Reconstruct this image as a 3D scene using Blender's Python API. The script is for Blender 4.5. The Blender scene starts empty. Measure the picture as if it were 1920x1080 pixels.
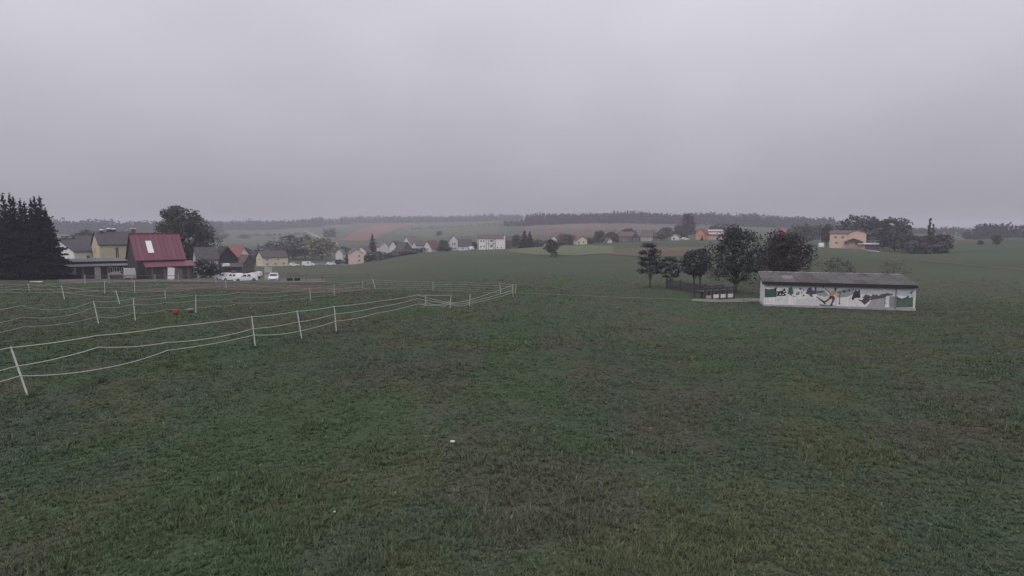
import bpy, bmesh, math, random
import numpy as np
from mathutils import Vector

random.seed(7)
rng = np.random.default_rng(7)
PI = math.pi
scene = bpy.context.scene
C = scene.collection

# ------------------------------------------------------------------ camera
F = 1100.0                       # focal length in pixels of the 1920 wide photograph
PITCH = math.atan((540 - 432) / F)
CAMZ = 4.3
cam_d = bpy.data.cameras.new('camera')
cam_d.sensor_width = 36.0
cam_d.lens = 36.0 * F / 1920.0
cam_d.clip_start = 0.1
cam_d.clip_end = 20000
cam = bpy.data.objects.new('camera', cam_d)
C.objects.link(cam)
cam.location = (0, 0, CAMZ)
cam.rotation_euler = (PI / 2 - PITCH, 0, 0)
scene.camera = cam

# ------------------------------------------------------------------ sky
SUN_EL, SUN_AZ = math.radians(32), math.radians(204)
world = bpy.data.worlds.new('World')
scene.world = world
world.use_nodes = True
nt = world.node_tree
nt.nodes.clear()
def N(t, **k):
    n = nt.nodes.new(t)
    for a, b in k.items():
        setattr(n, a, b)
    return n
out = N('ShaderNodeOutputWorld')
bg_sky = N('ShaderNodeBackground'); bg_cl = N('ShaderNodeBackground')
sky = N('ShaderNodeTexSky', sky_type='NISHITA'); sky.sun_disc = False
sky.sun_elevation = SUN_EL; sky.sun_rotation = SUN_AZ
nt.links.new(sky.outputs[0], bg_sky.inputs[0]); bg_sky.inputs[1].default_value = 0.06
# closed cloud deck: brighter overhead, duller towards the horizon, with soft billows
tc = N('ShaderNodeTexCoord')
sep = N('ShaderNodeSeparateXYZ'); nt.links.new(tc.outputs['Generated'], sep.inputs[0])
mx = N('ShaderNodeMath', operation='MAXIMUM'); nt.links.new(sep.outputs[2], mx.inputs[0]); mx.inputs[1].default_value = 0.0
pw = N('ShaderNodeMath', operation='POWER'); nt.links.new(mx.outputs[0], pw.inputs[0]); pw.inputs[1].default_value = 0.62
grad = N('ShaderNodeMapRange'); nt.links.new(pw.outputs[0], grad.inputs[0])
grad.inputs[1].default_value = 0; grad.inputs[2].default_value = 1; grad.inputs[3].default_value = 0.225; grad.inputs[4].default_value = 1.20
add = N('ShaderNodeMath', operation='ADD'); nt.links.new(mx.outputs[0], add.inputs[0]); add.inputs[1].default_value = 0.42
dv = N('ShaderNodeVectorMath', operation='DIVIDE'); nt.links.new(tc.outputs['Generated'], dv.inputs[0])
cmb = N('ShaderNodeCombineXYZ')
for i in range(3):
    nt.links.new(add.outputs[0], cmb.inputs[i])
nt.links.new(cmb.outputs[0], dv.inputs[1])
mp = N('ShaderNodeMapping'); nt.links.new(dv.outputs[0], mp.inputs[0]); mp.inputs[1].default_value = (0.35, 0.6, 0)
mp.inputs['Scale'].default_value = (1.0, 1.0, 0.8)
noi = N('ShaderNodeTexNoise'); nt.links.new(mp.outputs[0], noi.inputs[0])
noi.inputs['Scale'].default_value = 1.7; noi.inputs['Detail'].default_value = 5; noi.inputs['Roughness'].default_value = 0.46
cr = N('ShaderNodeMapRange'); nt.links.new(noi.outputs[0], cr.inputs[0])
cr.inputs[1].default_value = 0.28; cr.inputs[2].default_value = 0.72; cr.inputs[3].default_value = 0.92; cr.inputs[4].default_value = 1.08
mul = N('ShaderNodeMath', operation='MULTIPLY'); nt.links.new(grad.outputs[0], mul.inputs[0]); nt.links.new(cr.outputs[0], mul.inputs[1])
bg_cl.inputs[0].default_value = (0.935, 0.91, 1.0, 1)
nt.links.new(mul.outputs[0], bg_cl.inputs[1])
mix = N('ShaderNodeMixShader'); mix.inputs[0].default_value = 0.94
nt.links.new(bg_sky.outputs[0], mix.inputs[1]); nt.links.new(bg_cl.outputs[0], mix.inputs[2])
nt.links.new(mix.outputs[0], out.inputs[0])

sun_d = bpy.data.lights.new('sun', 'SUN'); sun_d.energy = 0.8; sun_d.angle = math.radians(40); sun_d.color = (1, 0.97, 0.94)
sun = bpy.data.objects.new('sun', sun_d); C.objects.link(sun)
sun.rotation_euler = (PI / 2 - SUN_EL, 0, PI - SUN_AZ)

scene.view_settings.view_transform = 'Standard'
scene.view_settings.look = 'None'
scene.view_settings.exposure = 0.0
scene.view_settings.gamma = 1.0
scene.view_settings.use_curve_mapping = False
scene.cycles.volume_bounces = 1
scene.cycles.max_bounces = 6
scene.cycles.transparent_max_bounces = 16

# ------------------------------------------------------------------ camera geometry helpers
cT, sT = math.cos(PITCH), math.sin(PITCH)
def ray(u, v):
    a = (u - 960) / F; b = (540 - v) / F
    return np.array([a, cT + b * sT, -sT + b * cT])
def at_depth(u, v, y):
    d = ray(u, v); t = y / d[1]
    return np.array([d[0] * t, y, CAMZ + d[2] * t])
def zat(y, v):
    return at_depth(960, v, y)[2]

# ------------------------------------------------------------------ terrain
# (depth y, pixel row v)  or (depth, None, z)
def prof(*p):
    ys, zs = [], []
    for q in p:
        ys.append(q[0]); zs.append(q[2] if len(q) == 3 else zat(q[0], q[1]))
    return np.array(ys, float), np.array(zs, float)
near = ((1, None, 0.0), (9, None, 0.0))
KEYS = [
    (-500, prof(*near, (15, None, 0.05), (30, None, -0.3), (60, None, -1.4), (120, None, -4.5), (300, None, -10), (600, None, -6), (1000, 432), (1400, 424), (2600, None, 20), (6000, None, 10))),
    (60, prof(*near, (14.9, 745), (30, None, -0.45), (53, None, -1.45), (82, None, -3.1), (115, None, -5.1), (160, None, -7.3), (300, None, -12), (500, 475), (750, 448), (1000, 434), (1300, 426), (1700, 424), (2600, None, 20), (6000, None, 10))),
    (300, prof(*near, (15, None, 0.02), (30, None, -0.5), (55, None, -1.6), (82, None, -3.2), (115, None, -5.25), (170, None, -8.0), (300, None, -12.5), (450, 482), (700, 455), (1000, 440), (1300, 430), (1700, 428), (2600, None, 20), (6000, None, 10))),
    (480, prof(*near, (15, None, 0.0), (22, 652), (35, None, -0.75), (55, None, -1.75), (82, None, -3.4), (115, None, -5.6), (170, None, -8.4), (270, 497), (420, 480), (620, 459), (900, 444), (1300, 432), (1700, 430), (2600, None, 20), (6000, None, 10))),
    (640, prof(*near, (15, None, 0.0), (27, 623.5), (40, None, -1.1), (60, None, -2.0), (115, None, -5.5), (180, None, -9.0), (290, 495), (400, 482), (600, 459), (900, 440), (1200, 428), (1500, 420), (1800, 419), (2600, None, 20), (6000, None, 10))),
    (800, prof(*near, (15, None, 0.0), (30, None, -0.55), (40, 583), (60, None, -2.0), (115, None, -4.6), (180, None, -6.6), (310, 473), (400, 466), (600, 450), (900, 434), (1200, 424), (1500, 418), (1800, 416), (2600, None, 22), (6000, None, 10))),
    (960, prof(*near, (15, None, 0.0), (30, None, -0.45), (49, 558), (100, 516), (200, 486), (320, 467), (400, 460), (600, 445), (900, 426), (1200, 416), (1500, 414), (2600, None, 22), (6000, None, 10))),
    (1120, prof(*near, (15, None, -0.05), (30, None, -0.9), (54, None, -2.05), (75, 538), (120, 506), (210, 478), (330, 457), (480, 446), (700, 430), (900, 419), (1100, 414), (1500, 416), (2600, None, 22), (6000, None, 10))),
    (1320, prof(*near, (15, None, -0.1), (30, None, -1.1), (54, None, -2.6), (75, 540), (120, 505), (200, 475), (340, 450), (480, 443), (700, 431), (900, 422), (1100, 418), (1500, 418), (2600, None, 22), (6000, None, 10))),
    (1500, prof(*near, (15, None, -0.1), (30, None, -1.2), (52, 578), (75, 545), (120, 503), (180, 479), (240, 464), (340, 456), (600, 438), (900, 428), (1200, 424), (2600, None, 22), (6000, None, 10))),
    (1715, prof(*near, (15, None, -0.1), (30, None, -1.1), (49.6, 584), (75, 548), (120, 505), (160, 487), (200, 477), (260, 465), (320, 457), (450, 451), (700, 440), (1000, 432), (2600, None, 15), (6000, None, 10))),
    (1900, prof(*near, (15, None, -0.1), (30, None, -0.9), (52, 578), (75, 545), (110, 515), (160, 485), (220, 462), (290, 448), (350, 446), (500, 449), (600, 448), (1000, 446), (2600, None, 10), (6000, None, 10))),
    (2400, prof(*near, (15, None, -0.1), (30, None, -0.8), (52, 574), (75, 543), (110, 510), (160, 480), (220, 458), (290, 445), (350, 442), (500, 446), (600, 446), (1000, 446), (2600, None, 10), (6000, None, 10))),
]
def pchip(x, y, xi):
    x = np.asarray(x, float); y = np.asarray(y, float)
    h = np.diff(x); d = np.diff(y) / h
    m = np.zeros_like(y); m[0] = d[0]; m[-1] = d[-1]
    for i in range(1, len(x) - 1):
        if d[i - 1] * d[i] > 0:
            w1 = 2 * h[i] + h[i - 1]; w2 = h[i] + 2 * h[i - 1]
            m[i] = (w1 + w2) / (w1 / d[i - 1] + w2 / d[i])
    xi = np.clip(xi, x[0], x[-1])
    k = np.clip(np.searchsorted(x, xi) - 1, 0, len(x) - 2)
    t = (xi - x[k]) / h[k]
    return ((1 + 2 * t) * (1 - t) ** 2) * y[k] + t * (1 - t) ** 2 * h[k] * m[k] + t * t * (3 - 2 * t) * y[k + 1] + t * t * (t - 1) * h[k] * m[k + 1]
LY = np.linspace(0, math.log(6000), 420)
AU = np.linspace(-500, 2400, 300)
_rows = np.array([pchip(np.log(p[0]), p[1], LY) for _, p in KEYS])
_ku = [k for k, _ in KEYS]
TAB = np.array([pchip(_ku, _rows[:, j], AU) for j in range(len(LY))])     # [y, u]

def hash2(i, j, s):
    n = (i * 374761393 + j * 668265263 + s * 1442695041) & 0xffffffff
    n = ((n ^ (n >> 13)) * 1274126177) & 0xffffffff
    return ((n ^ (n >> 16)) & 0xffff) / 65535.0
def vnoise(x, y, s=0):
    x = np.asarray(x, float); y = np.asarray(y, float)
    i = np.floor(x).astype(np.int64); j = np.floor(y).astype(np.int64)
    fx = x - i; fy = y - j
    fx = fx * fx * (3 - 2 * fx); fy = fy * fy * (3 - 2 * fy)
    a = hash2(i, j, s); b = hash2(i + 1, j, s); c = hash2(i, j + 1, s); d = hash2(i + 1, j + 1, s)
    return (a * (1 - fx) + b * fx) * (1 - fy) + (c * (1 - fx) + d * fx) * fy
def fnoise(x, y, s=0, o=4):
    v = 0; a = 0.5; n = 0
    for k in range(o):
        v = v + a * vnoise(x, y, s + k * 17); n += a; a *= 0.5; x = x * 2.03 + 3.1; y = y * 2.03 + 7.7
    return v / n

def height(x, y):
    x = np.asarray(x, float); y = np.asarray(y, float)
    r = np.hypot(x, y) + 1e-6
    phi = np.arctan2(x, y)
    pc = np.clip(phi, -math.radians(54), math.radians(52))
    ye = np.clip(r * np.cos(pc), 1.0, 5999.0)
    u = np.clip(960 + F * 1.0 * np.tan(pc), -499.9, 2399.9)
    fu = (u - AU[0]) / (AU[1] - AU[0]); fy = (np.log(ye)) / (LY[1] - LY[0])
    iu = np.clip(fu.astype(int), 0, len(AU) - 2); iy = np.clip(fy.astype(int), 0, len(LY) - 2)
    fu = fu - iu; fy = fy - iy
    z = (TAB[iy, iu] * (1 - fu) + TAB[iy, iu + 1] * fu) * (1 - fy) + (TAB[iy + 1, iu] * (1 - fu) + TAB[iy + 1, iu + 1] * fu) * fy
    w = np.clip((math.radians(120) - np.abs(phi)) / math.radians(55), 0, 1); w = w * w * (3 - 2 * w)
    b = (fnoise(x * 0.35, y * 0.35, 3, 3) - 0.5) * 0.10 * np.clip(r / 12, 0, 1)
    b = b + (fnoise(x * 0.03, y * 0.03, 9, 2) - 0.5) * 0.35 * np.clip((r - 60) / 200, 0, 1)
    return z * w + b
def hz(x, y):
    return float(height(np.array([x]), np.array([y]))[0])
def G(u, v, y0=4.0, y1=3000.0):
    d = ray(u, v)
    ys = np.exp(np.linspace(math.log(y0), math.log(y1), 420))
    t = ys / d[1]
    z = CAMZ + d[2] * t - height(d[0] * t, ys)
    k = np.argmax(z < 0) if (z < 0).any() else len(z) - 1
    if k == 0:
        k = 1
    a, b = ys[k - 1], ys[k]
    fy_ = np.linspace(a, b, 40); t = fy_ / d[1]
    zz = CAMZ + d[2] * t - height(d[0] * t, fy_)
    b = fy_[np.argmax(zz < 0)] if (zz < 0).any() else b
    t = b / d[1]
    return np.array([d[0] * t, b, hz(d[0] * t, b)])
def on(u, y):
    """ground point in the direction of column u at depth y"""
    x = (u - 960) / F * y
    return np.array([x, y, hz(x, y)])

# ------------------------------------------------------------------ materials
MATS = {}
def mat(name, col, rough=0.8, var=0.0, scale=3.0, bump=0.0, bscale=20.0, spec=0.3, metal=0.0, attr=False, col2=None, detail=4, stretch=(1, 1, 1), streak=0.0, trans=0.0):
    if name in MATS:
        return MATS[name]
    m = bpy.data.materials.new(name); m.use_nodes = True
    t = m.node_tree; bs = t.nodes['Principled BSDF']
    bs.inputs['Roughness'].default_value = rough
    bs.inputs['Specular IOR Level'].default_value = spec
    bs.inputs['Metallic'].default_value = metal
    co = t.nodes.new('ShaderNodeTexCoord')
    mpn = t.nodes.new('ShaderNodeMapping'); mpn.inputs['Scale'].default_value = stretch
    t.links.new(co.outputs['Object'], mpn.inputs[0])
    src = None
    if attr:
        at = t.nodes.new('ShaderNodeAttribute'); at.attribute_name = 'Col'; src = at.outputs['Color']
    else:
        rgb = t.nodes.new('ShaderNodeRGB'); rgb.outputs[0].default_value = (*col, 1); src = rgb.outputs[0]
    if col2 is not None:
        no = t.nodes.new('ShaderNodeTexNoise'); no.inputs['Scale'].default_value = scale; no.inputs['Detail'].default_value = detail
        t.links.new(mpn.outputs[0], no.inputs[0])
        rp = t.nodes.new('ShaderNodeMapRange'); rp.inputs[1].default_value = 0.38; rp.inputs[2].default_value = 0.62
        t.links.new(no.outputs[0], rp.inputs[0])
        mi = t.nodes.new('ShaderNodeMix'); mi.data_type = 'RGBA'
        t.links.new(rp.outputs[0], mi.inputs[0]); t.links.new(src, mi.inputs[6]); mi.inputs[7].default_value = (*col2, 1)
        src = mi.outputs[2]
    if var > 0:
        no = t.nodes.new('ShaderNodeTexNoise'); no.inputs['Scale'].default_value = scale * 2.7; no.inputs['Detail'].default_value = detail
        t.links.new(mpn.outputs[0], no.inputs[0])
        rp = t.nodes.new('ShaderNodeMapRange'); rp.inputs[1].default_value = 0.3; rp.inputs[2].default_value = 0.7
        rp.inputs[3].default_value = 1 - var; rp.inputs[4].default_value = 1 + var
        t.links.new(no.outputs[0], rp.inputs[0])
        vm = t.nodes.new('ShaderNodeVectorMath'); vm.operation = 'SCALE'
        t.links.new(src, vm.inputs[0]); t.links.new(rp.outputs[0], vm.inputs['Scale']); src = vm.outputs[0]
    t.links.new(src, bs.inputs['Base Color'])
    if trans > 0:
        bs.inputs['Subsurface Weight'].default_value = 0.0
    if bump > 0:
        no = t.nodes.new('ShaderNodeTexNoise'); no.inputs['Scale'].default_value = bscale; no.inputs['Detail'].default_value = 5
        t.links.new(mpn.outputs[0], no.inputs[0])
        bm_ = t.nodes.new('ShaderNodeBump'); bm_.inputs['Strength'].default_value = bump; bm_.inputs['Distance'].default_value = 0.05
        t.links.new(no.outputs[0], bm_.inputs['Height']); t.links.new(bm_.outputs[0], bs.inputs['Normal'])
    MATS[name] = m
    return m

M_ground = mat('meadow', (0.1, 0.11, 0.08), rough=0.95, var=0.34, scale=4.5, bump=0.9, bscale=14, spec=0.1, attr=True, detail=8)
M_grass = mat('grass_blades', (0.1, 0.11, 0.08), rough=0.9, spec=0.1, attr=True)
M_leaf = mat('foliage', (0.05, 0.06, 0.05), rough=0.85, spec=0.15, attr=True)
M_bark = mat('bark', (0.075, 0.065, 0.06), rough=0.95, var=0.3, scale=4, bump=0.5)

# ------------------------------------------------------------------ mesh helpers
class MB:
    def __init__(s):
        s.v = []; s.f = []
    def add(s, vs, fs):
        o = len(s.v); s.v += [tuple(map(float, p)) for p in vs]; s.f += [tuple(i + o for i in f) for f in fs]
        return s
    def box(s, x0, x1, y0, y1, z0, z1):
        return s.add([(x0, y0, z0), (x1, y0, z0), (x1, y1, z0), (x0, y1, z0), (x0, y0, z1), (x1, y0, z1), (x1, y1, z1), (x0, y1, z1)],
                     [(0, 3, 2, 1), (4, 5, 6, 7), (0, 1, 5, 4), (1, 2, 6, 5), (2, 3, 7, 6), (3, 0, 4, 7)])
    def prism(s, poly, axis, a, b):
        """poly in the plane normal to axis ('x': (y,z), 'y': (x,z), 'z': (x,y)) from a to b"""
        n = len(poly)
        def P(p, t):
            return (t, p[0], p[1]) if axis == 'x' else (p[0], t, p[1]) if axis == 'y' else (p[0], p[1], t)
        return s.add([P(p, a) for p in poly] + [P(p, b) for p in poly],
                     [tuple(range(n))[::-1], tuple(range(n, 2 * n))] + [(i, (i + 1) % n, n + (i + 1) % n, n + i) for i in range(n)])
    def tube(s, pts, rad, n=6, cap=True):
        pts = [np.array(p, float) for p in pts]
        if not hasattr(rad, '__len__'): rad = [rad] * len(pts)
        o = len(s.v)
        for i, p in enumerate(pts):
            d = pts[min(i + 1, len(pts) - 1)] - pts[max(i - 1, 0)]
            d = d / (np.linalg.norm(d) + 1e-9)
            ref = np.array([0, 0, 1.0]) if abs(d[2]) < 0.9 else np.array([1.0, 0, 0])
            a = np.cross(d, ref); a /= np.linalg.norm(a); b = np.cross(d, a)
            for k in range(n):
                t = 2 * PI * k / n
                s.v.append(tuple(p + rad[i] * (math.cos(t) * a + math.sin(t) * b)))
        for i in range(len(pts) - 1):
            for k in range(n):
                s.f.append((o + i * n + k, o + i * n + (k + 1) % n, o + (i + 1) * n + (k + 1) % n, o + (i + 1) * n + k))
        if cap:
            s.f.append(tuple(range(o, o + n))); e = o + (len(pts) - 1) * n; s.f.append(tuple(range(e, e + n)))
        return s
    def lathe(s, prof_, n=16, cx=0, cy=0):
        o = len(s.v)
        for r, z in prof_:
            for k in range(n):
                t = 2 * PI * k / n; s.v.append((cx + r * math.cos(t), cy + r * math.sin(t), z))
        for i in range(len(prof_) - 1):
            for k in range(n):
                s.f.append((o + i * n + k, o + i * n + (k + 1) % n, o + (i + 1) * n + (k + 1) % n, o + (i + 1) * n + k))
        s.f.append(tuple(range(o, o + n))); e = o + (len(prof_) - 1) * n; s.f.append(tuple(range(e, e + n)))
        return s
    def mesh(s, name, m, fix=True):
        me = bpy.data.meshes.new(name); me.from_pydata(s.v, [], s.f)
        if fix:
            b = bmesh.new(); b.from_mesh(me); bmesh.ops.recalc_face_normals(b, faces=b.faces); b.to_mesh(me); b.free()
        if m: me.materials.append(m)
        me.update()
        return me
    def build(s, name, m, parent=None, smooth=False):
        me = s.mesh(name, m)
        if smooth:
            me.polygons.foreach_set('use_smooth', [True] * len(me.polygons))
        return link(name, me, parent)
def link(name, me, parent=None):
    o = bpy.data.objects.new(name, me); C.objects.link(o)
    if parent is not None: o.parent = parent
    return o
def npmesh(name, V, Fc, m, col=None, smooth=False):
    """V (n,3), Fc (k,3 or 4) numpy arrays, col (n,3)"""
    me = bpy.data.meshes.new(name)
    V = np.ascontiguousarray(V, dtype=np.float32); Fc = np.ascontiguousarray(Fc, dtype=np.int32)
    k = Fc.shape[1]
    me.vertices.add(len(V)); me.vertices.foreach_set('co', V.ravel())
    me.loops.add(Fc.size); me.loops.foreach_set('vertex_index', Fc.ravel())
    me.polygons.add(len(Fc)); me.polygons.foreach_set('loop_start', np.arange(0, Fc.size, k, dtype=np.int32))
    if smooth: me.polygons.foreach_set('use_smooth', np.ones(len(Fc), dtype=bool))
    me.update(calc_edges=True)
    if col is not None:
        a = me.color_attributes.new('Col', 'FLOAT_COLOR', 'POINT')
        c = np.ones((len(V), 4), dtype=np.float32); c[:, :3] = col
        a.data.foreach_set('color', c.ravel())
    me.materials.append(m)
    return me
def thing(name, label, cat, loc, rz=0.0, group=None):
    o = bpy.data.objects.new(name, None); C.objects.link(o)
    o.empty_display_size = 0.3
    o.location = tuple(map(float, loc)); o.rotation_euler = (0, 0, rz)
    return tag(o, label, cat, group)
def tag(o, label=None, cat=None, group=None, kind=None):
    if label: o['label'] = label
    if cat: o['category'] = cat
    if group: o['group'] = group
    if kind: o['kind'] = kind
    return o

# ------------------------------------------------------------------ ground
def ground_color(x, y):
    """natural colour of the turf: blue-green, olive and brownish patches"""
    x = np.asarray(x, float); y = np.asarray(y, float)
    r = np.hypot(x, y)
    base = np.array([0.066, 0.083, 0.053]); blue = np.array([0.059, 0.080, 0.058]); oliv = np.array([0.077, 0.085, 0.049]); brn = np.array([0.076, 0.078, 0.058]); grn = np.array([0.056, 0.087, 0.046])
    def st(v, a, b):
        t = np.clip((v - a) / (b - a), 0, 1); return (t * t * (3 - 2 * t))[..., None]
    c = np.broadcast_to(base, x.shape + (3,)).copy()
    c = c + (blue - c) * st(fnoise(x * 0.55, y * 0.30, 21, 5), 0.46, 0.66) * 0.75
    c = c + (oliv - c) * st(fnoise(x * 0.48, y * 0.26, 44, 5), 0.48, 0.66) * 0.8
    c = c + (brn - c) * st(fnoise(x * 0.60, y * 0.33, 63, 5), 0.48, 0.66) * 0.8
    c = c + (grn - c) * st(fnoise(x * 0.28, y * 0.16, 81, 5), 0.52, 0.68) * 0.7
    c = c * (0.80 + 0.30 * fnoise(x * 0.07, y * 0.05, 152, 4))[..., None]
    far = np.clip((r - 60) / 160, 0, 1)[..., None]
    farc = np.array([0.071, 0.086, 0.053]) * (1 + 0.5 * (fnoise(x * 0.010, y * 0.030, 5, 5)[..., None] - 0.5)) + 0.02 * (fnoise(x * 0.02, y * 0.012, 25, 3)[..., None] - 0.5) * np.array([1.2, 0.3, 0.3])
    c = c * (1 - far) + farc * far
    # bare reddish soil showing through in small spots close by
    soil = st(fnoise(x * 1.1, y * 0.8, 130, 3), 0.74, 0.84) * np.clip(1 - r / 40, 0, 1)[..., None]
    c = c + (np.array([0.11, 0.070, 0.055]) - c) * soil * 0.25
    return c

def build_ground():
    ang = np.concatenate([np.linspace(-PI, -1.0, 40)[:-1], np.linspace(-1.0, 1.0, 620), np.linspace(1.0, PI, 40)[1:]])
    rad = np.concatenate([np.linspace(0.4, 6, 12)[:-1], np.exp(np.linspace(math.log(6), math.log(3200), 470))])
    A, R = np.meshgrid(ang, rad)
    X = R * np.sin(A); Y = R * np.cos(A)
    Z = height(X, Y)
    n = len(ang)
    V = np.stack([X.ravel(), Y.ravel(), Z.ravel()], 1)
    i = np.arange(len(rad) - 1)[:, None] * n + np.arange(n - 1)[None, :]
    Fc = np.stack([i, i + n, i + n + 1, i + 1], -1).reshape(-1, 4)
    me = npmesh('ground', V, Fc, M_ground, ground_color(V[:, 0], V[:, 1]), smooth=True)
    o = link('ground', me); tag(o, kind='structure')
build_ground()

def drape(name, top, bot, col, label=None, rows=14, cols=60, off=0.12, rough=0.95, var=0.12, vscale=0.05, jag=0.0):
    """a strip of land between two pixel polylines, laid on the terrain"""
    us = np.linspace(0, 1, cols)
    def resample(pl):
        pl = np.array(pl, float); d = np.concatenate([[0], np.cumsum(np.hypot(*np.diff(pl, axis=0).T))]); d /= d[-1]
        return np.stack([np.interp(us, d, pl[:, 0]), np.interp(us, d, pl[:, 1])], 1)
    T = [G(*p) for p in resample(top)]; B = [G(*p) for p in resample(bot)]
    T = np.array(T); B = np.array(B)
    ws = np.linspace(0, 1, rows)
    XY = B[None, :, :2] * (1 - ws[:, None, None]) + T[None, :, :2] * ws[:, None, None]
    X = XY[..., 0].ravel(); Y = XY[..., 1].ravel()
    Z = height(X, Y) + off
    i = np.arange(rows - 1)[:, None] * cols + np.arange(cols - 1)[None, :]
    Fc = np.stack([i, i + 1, i + cols + 1, i + cols], -1).reshape(-1, 4)
    c = np.array(col)[None, :] * (1 + var * 2 * (fnoise(X * vscale, Y * vscale, 31, 4)[:, None] - 0.5))
    me = npmesh(name, np.stack([X, Y, Z], 1), Fc, M_ground, c, smooth=True)
    o = link(name, me); tag(o, kind='structure')
    return o
# far fields on the hillside
drape('ploughed_field', [(668, 432), (700, 424), (735, 421), (770, 420)], [(640, 450), (672, 453), (705, 447), (728, 436)], (0.185, 0.105, 0.085), off=0.25, var=0.2, vscale=0.03)
drape('stubble_field', [(985, 424), (1070, 421), (1180, 420), (1275, 424)], [(975, 440), (1060, 444), (1180, 441), (1290, 436)], (0.140, 0.100, 0.085), off=0.25, var=0.35, vscale=0.02)
drape('pasture', [(400, 442), (470, 437), (560, 433), (610, 434)], [(400, 456), (470, 462), (560, 462), (640, 458)], (0.088, 0.104, 0.068), off=0.25, var=0.35, vscale=0.02)
drape('pasture', [(770, 421), (850, 419), (930, 420)], [(736, 440), (800, 446), (960, 443)], (0.094, 0.112, 0.072), off=0.25, var=0.3, vscale=0.02)
drape('mown_meadow', [(955, 468), (1000, 463.5), (1090, 461), (1150, 462)], [(950, 472), (1000, 478), (1080, 480), (1150, 474)], (0.120, 0.142, 0.078), off=0.15)
drape('stubble_field', [(1115, 470), (1200, 465), (1300, 463), (1345, 463)], [(1110, 475), (1200, 482), (1300, 482), (1345, 478)], (0.115, 0.092, 0.066), off=0.13)
drape('bare_soil_strip', [(1232, 468), (1260, 467), (1292, 466)], [(1232, 471.5), (1260, 471.5), (1292, 469.5)], (0.16, 0.10, 0.08), off=0.22, rows=4)
# bare trodden soil in the paddocks
drape('trodden_soil', [(330, 534), (420, 533), (520, 535), (640, 538), (705, 540)], [(300, 542), (400, 543), (500, 546), (610, 551), (690, 545)], (0.108, 0.083, 0.070), off=0.03, rows=12, cols=120, var=0.3, vscale=0.6)
drape('trodden_soil', [(225, 543), (300, 540), (360, 541)], [(235, 546), (300, 549), (365, 546)], (0.098, 0.082, 0.066), off=0.03, rows=8, cols=60, var=0.3, vscale=0.6)
# tracks
drape('farm_track', [(571, 432), (585, 437.5), (601, 446), (635, 457)], [(569, 432.5), (583, 438.7), (598.5, 447.4), (632, 458.5)], (0.36, 0.34, 0.31), off=0.4, rows=3)
drape('farm_track', [(968, 549.3), (1060, 553.1), (1180, 558.4), (1300, 562)], [(968, 550.3), (1060, 554.2), (1180, 559.4), (1300, 562.9)], (0.155, 0.155, 0.13), off=0.035, rows=3, cols=90)
drape('gravel_apron', [(1300, 561), (1350, 560), (1425, 560)], [(1296, 565), (1350, 567.5), (1425, 566)], (0.21, 0.20, 0.185), off=0.04, rows=6)
drape('farm_track', [(1715, 488), (1790, 493.5), (1860, 500), (1960, 509)], [(1715, 488.8), (1790, 494.6), (1860, 501.2), (1960, 510.5)], (0.125, 0.13, 0.105), off=0.08, rows=3)
drape('driveway', [(1590, 463.5), (1620, 466.5), (1650, 472)], [(1590, 465), (1620, 469), (1648, 473.5)], (0.33, 0.32, 0.30), off=0.1, rows=3)
drape('village_road', [(540, 497), (600, 494), (660, 496)], [(540, 499.5), (600, 497), (660, 498)], (0.16, 0.16, 0.155), off=0.12, rows=3)
drape('yard', [(110, 524), (200, 523), (300, 521), (420, 520), (540, 521), (610, 523)], [(110, 531), (200, 530.5), (300, 529), (420, 530), (540, 531), (610, 530)], (0.125, 0.118, 0.108), off=0.05, rows=8)

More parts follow.
